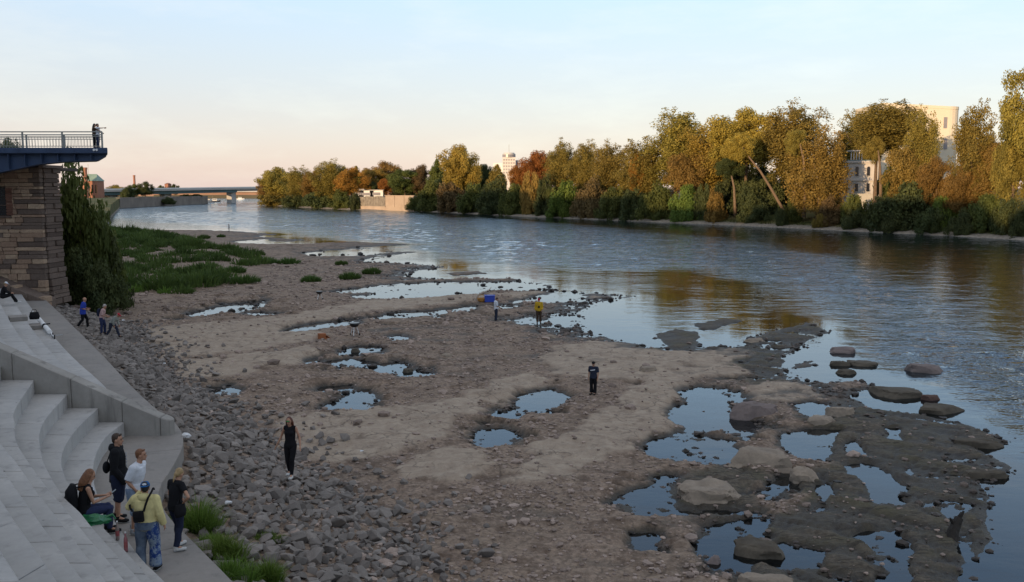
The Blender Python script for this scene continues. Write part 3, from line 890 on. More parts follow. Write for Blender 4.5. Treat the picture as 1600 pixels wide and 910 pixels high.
course = 0
while z < 10.35:
    hgt = random.choice((.18, .24, .28, .34)) if z > 4.6 else random.choice((.26, .32, .40, .48))
    if z + hgt > 10.3: hgt = 10.5 - z
    # dark quoin at the corner, long and short by turns
    qx = -30.0 - (random.uniform(.5, 1.9) if 3.0 < z < 8.6 else random.uniform(.3, .7))
    base = .26 if z < 2.4 else (.16 if z < 3.1 else (.05 if z < 4 else 0))
    stone(qx, -29.95 + base * .4, z, z + hgt, PY, .45, M['quoin'] if random.random() < .75 else M['block'], .03 + base * .5)
    x = qx
    while x > -36.2:
        w = random.uniform(.42, 1.15)
        x0 = x - w
        inwin = (z + hgt > wz0 and z < wz1)
        if inwin and x0 < wx1:
            x0 = wx1
            if x - x0 > .12: stone(x0, x, z, z + hgt, PY, .4, M['block'], random.uniform(0, .05))
            break
        stone(x0, x, z, z + hgt, PY, .4, M['block'] if random.random() < .88 else M['quoin'], random.uniform(0, .08))
        x = x0
    # flank facing the river
    ya = PY + .42
    n = 1 if course % 3 else 2
    for k in range(n):
        y0, y1 = ya + 2.1 * k / n, ya + 2.1 * (k + 1) / n
        o = link('stone_block', random.choice(blk), M['quoin'], pier)
        o.location = (-29.93 + (y0 - PY) * .08 + base * .6 - .2 + 34, (y0 + y1) / 2 - PY, z + hgt / 2 - 1.5)
        o.scale = (.42 + base, y1 - y0 - .02, hgt - .02)
    z += hgt; course += 1
fx0 = wx1 - 1.6
pbuild(MB().box(((wx1 + fx0) / 2, PY + .10, (wz0 + wz1) / 2), (wx1 - fx0, .03, wz1 - wz0)), 'window_pane', M['dark_glass'])
brick = simple('red_brick', (.16, .075, .05), (.10, .05, .036), 5, .95, per_object=.2)
for k in range(9):
    zz = wz0 + (wz1 - wz0) * k / 9
    stone(wx1 - .02, wx1 + .42, zz, zz + (wz1 - wz0) / 9, PY, .3, brick, .07, name='jamb_brick')
stone(fx0 - .2, wx1 + .3, wz0 - .16, wz0, PY, .5, M['quoin'], .14, name='window_sill')
pbuild(MB().bar((wx1 - .75, PY + .02, wz0), (wx1 - .75, PY + .02, wz1), .025).bar((fx0, PY + .02, wz0 + .65), (wx1, PY + .02, wz0 + .65), .025), 'window_bars', M['quoin'])
stone(-31.3, -29.7, 10.5, 10.72, PY - .12, 3.0, M['quoin'], .1, name='cap_stone')
pbuild(MB().prism([(-46, PY + .3), (-31.0, PY + .3), (-30.3, PY + 1), (-30.3, PY + 6), (-46, PY + 6)], 10.42, [11.4, 10.7, 10.6, 10.6, 11.4]), 'sloped_top', M['mortar'])
# low wing wall with a falling coping
for r in range(4):
    x = -29.35
    while x > -34.6:
        w = random.uniform(.55, 1.1)
        z0 = 1.7 + .36 * r
        lim = float(np.interp(x - w / 2, [-34.6, -29.3], [4.4, 2.15]))
        if z0 + .36 < lim + .1: stone(x - w, x, z0, z0 + .36, PY - 1.3, .9, M['block'], random.uniform(0, .04))
        x -= w
for k in range(5):
    xa, xb = -34.6 + 5.25 * k / 5, -34.6 + 5.25 * (k + 1) / 5
    za, zb = float(np.interp(xa, [-34.6, -29.3], [4.4, 2.2])), float(np.interp(xb, [-34.6, -29.3], [4.4, 2.2]))
    pbuild(MB().prism([(xa + .01, PY - 1.4), (xb - .01, PY - 1.4), (xb - .01, PY + .1), (xa + .01, PY + .1)], [za - .6, zb - .6, zb - .6, za - .6], [za, zb, zb, za]), 'coping_stone', M['quoin'], bevel=.03)

plat = empty('lookout_platform', (-31, 57, 11), label='blue steel lookout platform cantilevered past the stone pier, with grey railing', cat='platform')
def pl(mb, name, mat, **k):
    o = mb.build(name, mat, plat, **k); o.location = (31, -57, -11); return o
Y0, Y1 = 56.4, 59.6
SKEW = -.44
def bx(px, py): p = at_depth(px, py, Y0); return p[0], p[2]
prof = [bx(-160, 240), bx(167, 240), bx(166, 243), bx(154, 250), bx(150, 251), bx(100, 252.5), bx(60, 256.5), bx(30, 263), bx(0, 269), bx(-50, 284), bx(-160, 330)]
def side_prism(prof, ya, yb, skew=0.0):
    n = len(prof)
    vs = [(x, ya, z) for x, z in prof] + [(x + skew * (yb - ya), yb, z) for x, z in prof]
    fs = [tuple(range(n)), tuple(range(2 * n - 1, n - 1, -1))] + [((i + 1) % n, i, n + i, n + (i + 1) % n) for i in range(n)]
    mb = MB().add(vs, fs); return mb
def fixn(o):
    bm = bmesh.new(); bm.from_mesh(o.data); bmesh.ops.recalc_face_normals(bm, faces=bm.faces); bm.to_mesh(o.data); bm.free(); return o
fixn(pl(side_prism([(x - .2, z) for x, z in prof], Y0 + .45, Y1 - .45, SKEW), 'girder', M['blue_steel']))
xt = bx(168, 235)[0]; zt, zb = bx(168, 231)[1], bx(168, 240)[1]
pl(MB().prism([(-46, Y0), (xt, Y0), (xt + SKEW * (Y1 - Y0), Y1), (-46, Y1)], zb, zt), 'deck', M['blue_steel'], bevel=.03)
PLAT_Z = zt
for k in range(7):
    xs_ = bx(140 - 26 * k, 245)[0]; lo_z = float(np.interp(-xs_, [-p[0] for p in prof[3:]], [p[1] for p in prof[3:]]))
    pl(MB().box((xs_, Y0 + .30, (zb + lo_z) / 2 + .02), (.035, .30, zb - lo_z - .1)), 'stiffener', M['blue_steel'])
for k in range(9): pl(MB().box((bx(160 - 22 * k, 235)[0], Y0 - .004, (zt + zb) / 2), (.05, .012, zt - zb - .06)), 'seam_strip', M['blue_steel'])
for px in (147, 151.3):
    x, z = bx(px, 234.5)
    pl(MB().tube([(x, Y0 - .05, z), (x, Y0 + .02, z)], [.07, .07], 10), 'lamp', M['white'])
xr = bx(160, 230)[0]
rz_ = [bx(100, y)[1] for y in (206, 211, 213.5, 228.5)]
for yy in (Y0 + .15, Y1 - .15):
    xr = bx(160, 230)[0] + SKEW * (yy - Y0)
    for k, zz in enumerate(rz_):
        pl(MB().bar((-44, yy, zz), (xr, yy, zz), (.035, .022, .022, .022)[k]), 'rail', M['rail'])
    x = xr; i = 0
    while x > -37:
        if i % 13 == 0: pl(MB().box((x, yy, (zt + rz_[0]) / 2), (.09, .07, rz_[0] - zt)), 'post', M['rail'])
        else:
            pl(MB().bar((x, yy, rz_[3]), (x, yy, rz_[2]), .012, 4), 'baluster', M['rail'])
        x -= .185; i += 1
xe = bx(160, 230)[0]
def endp(t, zz): yy = Y0 + .15 + (Y1 - Y0 - .3) * t; return (xe + SKEW * (yy - Y0), yy, zz)
for k, zz in enumerate(rz_): pl(MB().bar(endp(0, zz), endp(1, zz), (.035, .022, .022, .022)[k]), 'rail', M['rail'])
for k in range(1, 18): pl(MB().bar(endp(k / 18, rz_[3]), endp(k / 18, rz_[2]), .012, 4), 'baluster', M['rail'])

# ------------------------------------------------------------------ far bridge, quay and skyline
M['bridge'] = simple('bridge_concrete', (.50, .47, .43), (.40, .38, .36), .05, .85, coord='World')
M['teal'] = simple('teal_girder', (.10, .17, .18), (.07, .12, .13), .05, .6, coord='World')
M['quay'] = simple('quay_masonry', (.24, .205, .17), (.14, .12, .10), .12, .95, bmp=.5, coord='World', bdist=.3)
M['brickfar'] = simple('red_brick_far', (.36, .17, .11), (.28, .13, .09), .3, .9, coord='World')
M['copper'] = simple('green_copper_roof', (.24, .33, .27), (.18, .26, .21), .3, .6, coord='World')
M['plaster'] = simple('pale_plaster', (.62, .58, .50), (.54, .50, .43), .2, .9, coord='World')
br = empty('road_bridge', label='long low road bridge with teal girder crossing the river far upstream', cat='bridge')
A = Vector(at_depth(120, 297.5, 600)); B = Vector(at_depth(450, 292.4, 830))
def along(t, dz=0, off=0):
    p = A.lerp(B, t); n = Vector((-(B - A).y, (B - A).x, 0)).normalized(); return p + n * off + Vector((0, 0, dz))
def deck(name, mat, t0, t1, z0, z1, w0, w1):
    ps = [along(t0, 0, w0), along(t1, 0, w0), along(t1, 0, w1), along(t0, 0, w1)]
    return MB().prism([(p.x, p.y) for p in ps], [p.z + z0 for p in ps], [p.z + z1 for p in ps]).build(name, mat, br)
deck('deck', M['bridge'], 0, 1, -1.3, 0.0, -8, 8)
deck('girder', M['teal'], 0, .66, -3.6, -1.32, -6, 6)
deck('girder', M['bridge'], .662, 1, -2.8, -1.32, -6, 6)
deck('parapet', M['white'], 0, 1, 0.02, .8, -8.2, -7.9)
for t in (.12, .34, .66, .93):
    p = along(t)
    MB().prism([(p.x - 2, p.y - 5), (p.x + 2, p.y - 5), (p.x + 2.6, p.y + 5), (p.x - 1.4, p.y + 5)], -2, p.z - 2.7).build('pier', M['bridge'], br)
qa, qb = Vector((*W(188, 325.3), 0)), Vector((*W(325, 318.3), 0))
qw = empty('quay_wall', label='long weathered stone quay wall along the far left bank below the bridge', cat='wall')
for k in range(6):
    a, b = qa.lerp(qb, k / 6), qa.lerp(qb, (k + .997) / 6)
    MB().prism([(a.x, a.y), (b.x, b.y), (b.x - 2.5, b.y + .5), (a.x - 2.5, a.y + .5)], -1.5, 5.75 + .12 * (k % 2)).build('wall_section', M['quay'], qw)
rb = Vector((*W(330, 317.8), 0))
emb = empty('far_embankment', label='reddish masonry embankment on the far side of the bridge', cat='embankment')
MB().box((-410, 1340, 4), (560, 8, 10)).build('wall_face', simple('reddish_masonry', (.33, .21, .16), (.24, .15, .12), .05, .95, coord='World'), emb)
MB().box((-410, 1334, 10.2), (560, 6, 3)).build('upper_band', M['bridge'], emb)

def gable(name, label, px0, px1, pytop, pyeave, pybase, depth, dl, wallm, roofm, cat='building', windows=(0, 0), chim=None):
    x0, _, zt = at_depth(px0, pytop, depth); x1, _, ze = at_depth(px1, pyeave, depth); zb = min(at_depth(px0, pybase, depth)[2], 2)
    r = empty(name, ((x0 + x1) / 2, depth, zb), label=label, cat=cat)
    w = x1 - x0
    MB().box((0, dl / 2, (ze - zb) / 2), (w, dl, ze - zb)).build('wall', wallm, r)
    h = zt - ze; o = .4
    vs = [(-w / 2 - o, -o, ze - zb), (w / 2 + o, -o, ze - zb), (w / 2 + o, dl + o, ze - zb), (-w / 2 - o, dl + o, ze - zb), (-w / 2 + h * .5, dl / 2, zt - zb), (w / 2 - h * .5, dl / 2, zt - zb)]
    MB().add(vs, [(0, 1, 5, 4), (2, 3, 4, 5), (1, 2, 5), (3, 0, 4), (3, 2, 1, 0)]).build('roof', roofm, r)
    nx, nzz = windows
    for i in range(nx):
        for j in range(nzz):
            MB().box((-w / 2 + w * (i + .5) / nx, -.05, (ze - zb) * .35 + (ze - zb) * .6 * (j + .5) / nzz), (w / nx * .45, .2, (ze - zb) * .6 / nzz * .6)).build('window', M['dark_glass'], r)
    return r
def chimney(name, label, px, pt, pb, depth, w, mat):
    x, _, zt = at_depth(px, pt, depth); zb = 3
    r = empty(name, (x, depth, zb), label=label, cat='chimney')
    MB().tube([(0, 0, 0), (0, 0, zt - zb)], [w * .62, w * .45], 10).build('stack', mat, r)
    MB().tube([(0, 0, zt - zb - 1.2), (0, 0, zt - zb)], [w * .55, w * .55], 10).build('crown_ring', mat, r)
gable('church_hall', 'building with green copper roof showing above the willow bush', 124, 152, 272, 283, 296, 560, 9, M['brickfar'], M['copper'], windows=(5, 1))
chimney('brick_chimney', 'short square red brick chimney beside the green copper roof', 132.5, 262, 290, 555, 2.6, M['brickfar'])
chimney('factory_chimney', 'thin tall brick chimney rising behind the trees over the bridge', 209.5, 274, 292, 900, 2.2, M['brickfar'])
gable('gatehouse', 'small red brick tower building on the skyline above the bridge', 257, 262.5, 286, 288, 297, 900, 9, M['brickfar'], M['brickfar'], windows=(2, 1))
mast = empty('radio_mast', at_depth(139, 290, 700), label='thin lattice radio mast behind the green copper roof', cat='mast')
MB().bar((0, 0, -4), (0, 0, 16), .16, 4).build('pole', M['rail'], mast)
def boat(label, px, py, length, hm, cm):
    x, y = W(px, py)
    r = empty('moored_boat', (x, y, 0), label=label, cat='boat')
    L = length
    P = [(-L / 2, -L * .10), (L * .3, -L * .11), (L / 2, 0), (L * .3, L * .11), (-L / 2, L * .10)]
    MB().prism(P, -.3, [1.0, 1.1, 1.5, 1.1, 1.0]).build('hull', hm, r)
    MB().box((-L * .08, 0, 1.9), (L * .45, L * .14, 1.7)).build('cabin', cm, r)
    MB().box((-L * .08, -L * .072, 2.1), (L * .4, .05, .6)).build('window_band', M['dark_glass'], r)
    MB().bar((-L * .3, 0, 1), (-L * .3, 0, 5), .06).build('mast', M['rail'], r)
boat('white motor boat moored at the end of the quay wall under the bridge', 337, 315.6, 9, M['dark_glass'], M['white'])
boat('tiny white boat out on the water beyond the bridge', 376, 311.8, 9, M['white'], M['white'])
pon = empty('landing_pontoon', (*W(328, 317), 0), label='grey landing pontoon next to the white motor boat', cat='pontoon')
MB().box((0, 0, .4), (7, 3, 1.2)).build('float', M['bridge'], pon); MB().box((-1, 0, 2), (3, 2.2, 2)).build('hut', M['plaster'], pon)

# far-bank buildings
def windows_grid(r, x0, x1, z0, z1, nx, nz_, y, wf=.5, hf=.5, mat=None):
    for i in range(nx):
        for j in range(nz_):
            cx = x0 + (x1 - x0) * (i + .5) / nx; cz = z0 + (z1 - z0) * (j + .5) / nz_
            MB().box((cx, y, cz), ((x1 - x0) / nx * wf, .25, (z1 - z0) / nz_ * hf)).build('window', mat or M['dark_glass'], r)
D = 1000
hx0, _, hzt = at_depth(785, 246, D); hx1 = at_depth(805.5, 246, D)[0]
ht = empty('tower_block', ((hx0 + hx1) / 2, D, 5), label='white tower block with rows of small windows and round top storey above the trees', cat='tower block')
hw = hx1 - hx0; hh = hzt - 5
tint = simple('grey_window', (.28, .26, .28), (.2, .19, .2), .5, .3)
MB().box((0, 7, hh / 2), (hw, 14, hh)).build('wall', simple('pale_facade', (.62, .57, .54), (.56, .52, .49), .2, .8), ht)
windows_grid(ht, -hw / 2 + .4, hw / 2 - .4, hh - 18, hh - 1, 5, 5, -.05, .5, .45, tint)
z240 = at_depth(795, 239, D)[2] - 5
MB().lathe([(hw * .5, hh - .2), (hw * .5, hh + 3.8), (hw * .42, hh + 3.9), (hw * .42, z240 + .2)], (0, 6, 0), 20).build('top_storey', simple('pale_grey_facade', (.55, .53, .52), (.42, .42, .42), .6, .6, coord='World'), ht)
MB().tube([(0, 6, hh), (0, 6, hh + 3.0)], [hw * .51, hw * .51], 20).build('window_band', tint, ht)
MB().bar((0, 6, z240), (0, 6, z240 + 9), .2).build('antenna', M['rail'], ht)
MB().box((hw / 2 + 2.0, 9, (hh - 3) / 2), (3.9, 10, hh - 3)).build('side_wing', simple('blue_grey_wall', (.30, .34, .38), (.26, .3, .34), .2, .8), ht)
MB().box((-hw / 2 - 5, 9, (hh - 6) / 2), (9.9, 10, hh - 6)).build('lower_wing', M['white'], ht)

D = 275
bx0 = at_depth(1380, 168, D)[0]; bx1, _, bz = at_depth(1506, 168, D)
wb = empty('white_slab_building', ((bx0 + bx1) / 2, D, 5), label='large blank cream building with rounded corner rising behind the poplars', cat='building')
w = bx1 - bx0; H_ = bz - 5
cream = simple('cream_render', (.68, .60, .47), (.62, .54, .42), .15, .9, coord='World')
P = [(-w / 2, 0), (w / 2 - 4, 0)] + [(w / 2 - 4 + 4 * math.sin(t), 4 - 4 * math.cos(t)) for t in np.linspace(.2, math.pi / 2, 6)] + [(w / 2, 22), (-w / 2, 22)]
MB().prism(P, 0, [H_ + 1.0] + [H_] * 8 + [H_ + 1.0]).build('wall', cream, wb)
MB().prism([(p[0] * 1.004, p[1] - .12) for p in P], [H_ - .5 + 1.0] + [H_ - .5] * 8 + [H_ + .5], [H_ + 1.3] + [H_ + .3] * 8 + [H_ + 1.3]).build('parapet', cream, wb)
for px, py, hh_ in ((1477, 192, 3.2), (1420, 172, 1.6), (1477, 225, 3.2)):
    x, _, z = at_depth(px, py, D)
    MB().box((x - (bx0 + bx1) / 2, 0, z - 5), (1.0, .3, hh_)).build('window', tint, wb)

D = 246
vx0, _, vz1 = at_depth(1310, 281, D); vx1 = at_depth(1372, 281, D)[0]
vl = empty('old_villa', ((vx0 + vx1) / 2, D, 5), label='pale grey villa with arched upper windows half hidden behind the trees', cat='villa')
vst = simple('grey_stucco', (.56, .51, .46), (.46, .42, .39), .6, .9, coord='World', bmp=.2)
w = vx1 - vx0
zc = at_depth(1340, 282, D)[2] - 5; zt = at_depth(1340, 253, D)[2] - 5
MB().box((0, 6, zt / 2), (w, 12, zt)).build('wall', vst, vl)
MB().box((0, -.12, zc), (w + .3, .4, .35)).build('cornice', vst, vl)
MB().box((0, -.1, zt), (w + .5, .6, .5)).build('eaves', vst, vl)
MB().box((0, 6, zt + .35), (w - 1, 11, .3)).build('roof', M['teal'], vl)
def arched(x, z0, wd, h):
    n = 8
    pts = [(x - wd / 2, z0), (x + wd / 2, z0)] + [(x + wd / 2 * math.cos(t), z0 + h - wd / 2 + wd / 2 * math.sin(t)) for t in np.linspace(0, math.pi, n)]
    mb = side_prism(pts, -.10, .05); return mb
for px in (1322, 1338.5, 1356.5):
    x, _, z0 = at_depth(px, 275, D); x -= (vx0 + vx1) / 2
    fr = fixn(arched(x, z0 - 5 - .15, 1.25, 2.75).build('window_frame', vst, vl))
    o = fixn(arched(x, z0 - 5, .85, 2.45).build('pane', M['dark_glass'], fr)); o.location.y = -.06
    z1 = at_depth(px, 299, D)[2]
    fr = MB().box((x, -.03, z1 - 5 + 1.0), (1.2, .2, 2.5)).build('window_frame', vst, vl)
    MB().box((x, -.10, z1 - 5 + 1.0), (.85, .2, 2.1)).build('pane', M['dark_glass'], fr)
for k in range(5):
    x, _, z0 = at_depth(1334 + 4.2 * k, 251, D); MB().box((x - (vx0 + vx1) / 2, 2, zt + 1.5), (.22, .22, 2.6)).build('belvedere_post', vst, vl)
MB().box((at_depth(1342, 250, D)[0] - (vx0 + vx1) / 2, 3, zt + 2.95), (3.2, 3.2, .3)).build('belvedere_roof', vst, vl)
tx, _, tz = at_depth(1358, 310, 236)
tw = empty('garden_wall', (tx, 236, 4), label='low sunlit stone garden wall in front of the grey villa', cat='wall')
MB().box((0, 0, (tz - 4 + 1) / 2), (6, .5, tz - 4 + 1)).build('wall_face', M['bridge'], tw); MB().box((0, 0, tz - 4 + 1.08), (6.3, .7, .15)).build('coping', M['bridge'], tw)

# masonry bastion on the far bank
def face_px(px, d): return at_depth(px, 300, d)[0]
bs = empty('river_bastion', label='rough old masonry bastion on the far bank, ragged along its top', cat='wall')
rw = empty('retaining_wall', label='smooth pale retaining wall beside the rough bastion on the far bank', cat='wall')
Mb1 = simple('rubble_masonry', (.27, .235, .19), (.12, .10, .08), .8, .95, bmp=.9, coord='World', bdist=.4)
Mb2 = simple('retaining_stone', (.40, .31, .235), (.31, .235, .175), .25, .95, bmp=.4, coord='World', bdist=.15)
p0, p1, p2 = W(560, 328.3), W(601, 329.6), W(646, 330.8)
p0, p1, p2 = [Vector((p[0], p[1] + 2.5, 0)) for p in (p0, p1, p2)]
for k in range(4):
    a, b = p0.lerp(p1, k / 4), p0.lerp(p1, (k + .985) / 4)
    MB().prism([(a.x, a.y), (b.x, b.y), (b.x + 2, b.y + 7), (a.x + 2, a.y + 7)], -.5, [6.6 + .4 * (k % 2), 6.4 + .3 * (k % 3), 6.5, 6.5]).build('wall_section', Mb1, bs)
MB().prism([(p0.x - .6, p0.y - .8), (p1.x, p1.y - .8), (p1.x, p1.y + .5), (p0.x - .6, p0.y + .5)], -.5, 2.0).build('plinth', Mb2, bs)
for k in range(3):
    a, b = p1.lerp(p2, k / 3 + .005), p1.lerp(p2, (k + .99) / 3)
    MB().prism([(a.x, a.y), (b.x, b.y), (b.x + 2, b.y + 7), (a.x + 2, a.y + 7)], -.5, 7.0).build('wall_section', Mb2, rw)
MB().prism([(p1.x, p1.y - .7), (p2.x, p2.y - .7), (p2.x, p2.y + .4), (p1.x, p1.y + .4)], -.5, 1.7).build('plinth', Mb2, rw)
MB().prism([(p1.x - .3, p1.y - .2), (p2.x + .3, p2.y - .2), (p2.x + .3, p2.y + .5), (p1.x - .3, p1.y + .5)], 7.02, 7.35).build('coping', Mb2, rw)
for k, (px, wd, hh_) in enumerate(((562, 5, 4.2), (573, 8, 3.6), (589, 7, 3.8))):
    x, y, z = at_depth(px, 306, 492)
    kk = empty('white_kiosk', (x, y, 6.0), label=('white kiosk at the downstream end of the bastion top', 'middle and widest white kiosk on the bastion top', 'white kiosk nearest the smooth retaining wall')[k], cat='kiosk', group='white kiosks on the bastion')
    MB().box((0, 0, hh_ / 2), (wd, 4, hh_)).build('wall', M['white'], kk); MB().box((0, -2.02, hh_ * .5), (wd * .6, .1, hh_ * .4)).build('window', tint, kk)
    MB().box((0, 0, hh_ + .15), (wd + .8, 4.8, .3)).build('roof', M['bridge'], kk)
x, y, z = at_depth(539, 308, 486)
sg = empty('red_white_sign', (x, y, 3.0), label='red and white navigation board on posts among the bank bushes', cat='sign')
red = simple('red_paint', (.5, .05, .03), (.42, .04, .03), 1, .6)
MB().box((0, 0, 2.9), (4.0, .15, 4.0)).build('red_board', red, sg); MB().box((0, -.12, 2.9), (1.4, .1, 4.0)).build('white_stripe', M['white'], sg)
for s in (-1.5, 1.5): MB().bar((s, .15, -1), (s, .15, 1.5), .1).build('post', M['rail'], sg)

# ------------------------------------------------------------------ unseen town behind the viewpoint, houses added to cast the evening shade
random.seed(5)
roofm = simple('clay_roof', (.22, .10, .07), (.17, .08, .06), .5, .9, coord='World')
for k in range(12):
    yc = 196 - 30 * k
    xc = -.60 * yc - 62 - random.uniform(0, 8)
    hgt = random.uniform(15, 21)
    r = empty('shade_town_house', (xc, yc, 4), rz=math.atan2(1, -.6) , label='unseen plastered town house with clay roof, added on the high bank to cast shade', cat='house', group='unseen town houses added behind the viewpoint for evening shade')
    MB().box((0, 0, hgt / 2), (34, 14, hgt)).build('wall', M['plaster'], r)
    MB().add([(-17.4, -7.5, hgt), (17.4, -7.5, hgt), (17.4, 7.5, hgt), (-17.4, 7.5, hgt), (-15, 0, hgt + 7), (15, 0, hgt + 7)], [(0, 1, 5, 4), (2, 3, 4, 5), (1, 2, 5), (3, 0, 4), (3, 2, 1, 0)]).build('roof', roofm, r)
    for i in range(7):
        for j in range(4):
            MB().box((-14.4 + 4.8 * i, -7.05, 3 + hgt * j / 4.4), (1.4, .2, 2.0)).build('window', M['dark_glass'], r)
tag(MB().prism([(-140, 215), (-62, 66), (-40, 40), (-24, 24), (-10, 1), (40, -120), (0, -220), (-500, -100), (-500, 215)], -1, [5] * 9).build('town_bank', M['ground']), kind='structure')
# ------------------------------------------------------------------ foliage
def leaf_mat(name, dark, light, trans=.28, per=.12):
    m, nt, b = new_mat(name, .7, .2)
    a = nt.nodes.new('ShaderNodeAttribute'); a.attribute_name = 'tint'
    oi = nt.nodes.new('ShaderNodeObjectInfo')
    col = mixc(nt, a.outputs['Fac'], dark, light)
    hv = nt.nodes.new('ShaderNodeHueSaturation')
    nt.links.new(mrange(nt, oi.outputs['Random'], 0, 1, 1 - per, 1 + per), hv.inputs['Value']); nt.links.new(col, hv.inputs['Color'])
    nt.links.new(mrange(nt, oi.outputs['Random'], 0, 1, .488, .512), hv.inputs['Hue'])
    nt.links.new(hv.outputs[0], b.inputs['Base Color'])
    t = nt.nodes.new('ShaderNodeBsdfTranslucent'); nt.links.new(hv.outputs[0], t.inputs['Color'])
    mx = nt.nodes.new('ShaderNodeMixShader'); mx.inputs['Fac'].default_value = trans
    nt.links.new(b.outputs[0], mx.inputs[1]); nt.links.new(t.outputs[0], mx.inputs[2])
    nt.links.new(mx.outputs[0], nt.nodes['Material Output'].inputs['Surface'])
    return m
L = {
    'olive': leaf_mat('olive_gold_leaves', (.125, .105, .024), (.37, .29, .065), .33),
    'gold': leaf_mat('golden_leaves', (.20, .145, .026), (.46, .33, .070), .33),
    'ochre': leaf_mat('ochre_leaves', (.15, .098, .024), (.36, .24, .064), .33),
    'orange': leaf_mat('orange_leaves', (.20, .088, .018), (.42, .205, .045), .33),
    'red': leaf_mat('russet_leaves', (.17, .060, .016), (.37, .155, .038), .33),
    'dark': leaf_mat('dark_green_leaves', (.032, .046, .017), (.105, .118, .040)),
    'mid': leaf_mat('mid_green_leaves', (.045, .062, .016), (.145, .155, .038)),
    'bright': leaf_mat('bright_green_leaves', (.055, .095, .016), (.175, .225, .045)),
    'brown': leaf_mat('brown_leaves', (.075, .050, .022), (.18, .12, .05)),
}
M['bark'] = simple('bark', (.17, .115, .075), (.09, .065, .045), 3, .95, bmp=.6, bdist=.06)
M['barkpale'] = simple('pale_bark', (.19, .13, .085), (.12, .085, .055), 3, .95, bmp=.6, bdist=.06)

def leaves(cent, rad, tint, n, size, rs, flat=.7, droop=0.0):
    """n leaf quads spread over clumps (centres, radii)"""
    k = rs.choice(len(cent), n, p=(rad.mean(1) ** 2) / (rad.mean(1) ** 2).sum())
    d = rs.normal(size=(n, 3)); d /= np.linalg.norm(d, axis=1)[:, None]
    r = rs.rand(n, 1) ** .45
    P = cent[k] + d * r * rad[k]
    if droop: P[:, 2] -= droop * rs.rand(n) ** 2
    N = d + rs.normal(size=(n, 3)) * flat + np.array([0, 0, .35]); N /= np.linalg.norm(N, axis=1)[:, None]
    A = np.cross(N, rs.normal(size=(n, 3))); A /= np.linalg.norm(A, axis=1)[:, None] + 1e-9
    B = np.cross(N, A)
    s = size * rs.uniform(.6, 1.35, (n, 1))
    V = np.stack([P - A * s * .5, P + B * s * .34, P + A * s * .5, P - B * s * .34], 1).reshape(-1, 3)
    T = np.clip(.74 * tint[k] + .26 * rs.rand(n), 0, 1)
    return V, np.arange(4 * n).reshape(n, 4), np.repeat(T, 4)

def crown_mesh(kind, seed, H=16.0, R_=5.0, n=9000, size=.42):
    rs = np.random.RandomState(seed)
    c, r = [], []
    if kind == 'poplar':
        for j in range(rs.randint(9, 13)):
            a = rs.rand() * 6.28; q = (.25 + .75 * rs.rand() ** .6) * .62 * R_
            top = H * rs.uniform(.74, 1.0) * (1 - .12 * q / R_)
            if j == 0: q, top = .15 * R_, H
            z = H * rs.uniform(.0, .10)
            while z < top * .97:
                t = z / top
                w = R_ * .46 * min(1, .45 + 1.6 * t) * min(1, 2.6 * (1 - t) ** .75 + .16)
                for _ in range(2):
                    c.append([q * math.cos(a) * (.8 + .3 * t) + rs.normal() * w * .4, q * math.sin(a) * (.8 + .3 * t) + rs.normal() * w * .4, z + rs.normal() * .4])
                    r.append([w * rs.uniform(.40, .68)] * 2 + [w * rs.uniform(.5, .9)])
                z += H * .055
    elif kind in ('round', 'bush', 'conic'):
        m = 90 if kind != 'bush' else 70
        for j in range(m):
            d = rs.normal(size=3); d /= np.linalg.norm(d)
            if kind == 'bush': d[2] = abs(d[2])
            q = rs.rand() ** .4 * .86
            z = (d[2] * q * .5 + .5) * H if kind != 'bush' else d[2] * q * H
            t = z / H
            lim = {'round': 1.0, 'bush': 1.0, 'conic': max(.12, 1.25 * (1 - t) ** .8)}[kind]
            wob = 1 + .25 * math.sin(3 * math.atan2(d[1], d[0]) + seed) * (kind != 'conic')
            c.append([d[0] * q * R_ * lim * wob, d[1] * q * R_ * lim * wob, z])
            k = rs.uniform(.16, .30) * R_ * (lim ** .4)
            r.append([k, k, k * rs.uniform(.7, 1.1) * (1 if kind != 'conic' else 1.3)])
    elif kind == 'willow':
        for j in range(130):
            a = rs.rand() * 6.28; q = rs.rand() ** .55
            zt = H * (1 - .42 * q ** 2.2) * rs.uniform(.82, 1)
            ln = H * rs.uniform(.15, .5) * (.5 + .6 * q)
            z = zt
            while z > max(zt - ln, .05 * H):
                k = rs.uniform(.09, .15) * R_
                c.append([q * R_ * math.cos(a) + rs.normal() * .15, q * R_ * math.sin(a) + rs.normal() * .15, z]); r.append([k, k, k * 2.0])
                z -= k * 2.2
    c, r = np.array(c), np.array(r)
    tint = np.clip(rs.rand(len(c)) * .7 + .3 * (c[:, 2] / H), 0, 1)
    V, F, T = leaves(c, r, tint, n, size, rs, .7, .3 if kind == 'willow' else 0)
    return np_mesh('crown_' + kind, V, F, False, {'tint': T})

CROWNS = {}
for kind, seeds, H_, R2, n, s in (('poplar', 4, 18, 5, 36000, .30), ('round', 4, 11, 5.5, 29000, .30), ('conic', 1, 12, 3.6, 18000, .29), ('bush', 3, 4, 3.4, 15000, .255)):
    CROWNS[kind] = [(crown_mesh(kind, 100 + 7 * i, H_, R2, n, s), H_, R2) for i in range(seeds)]

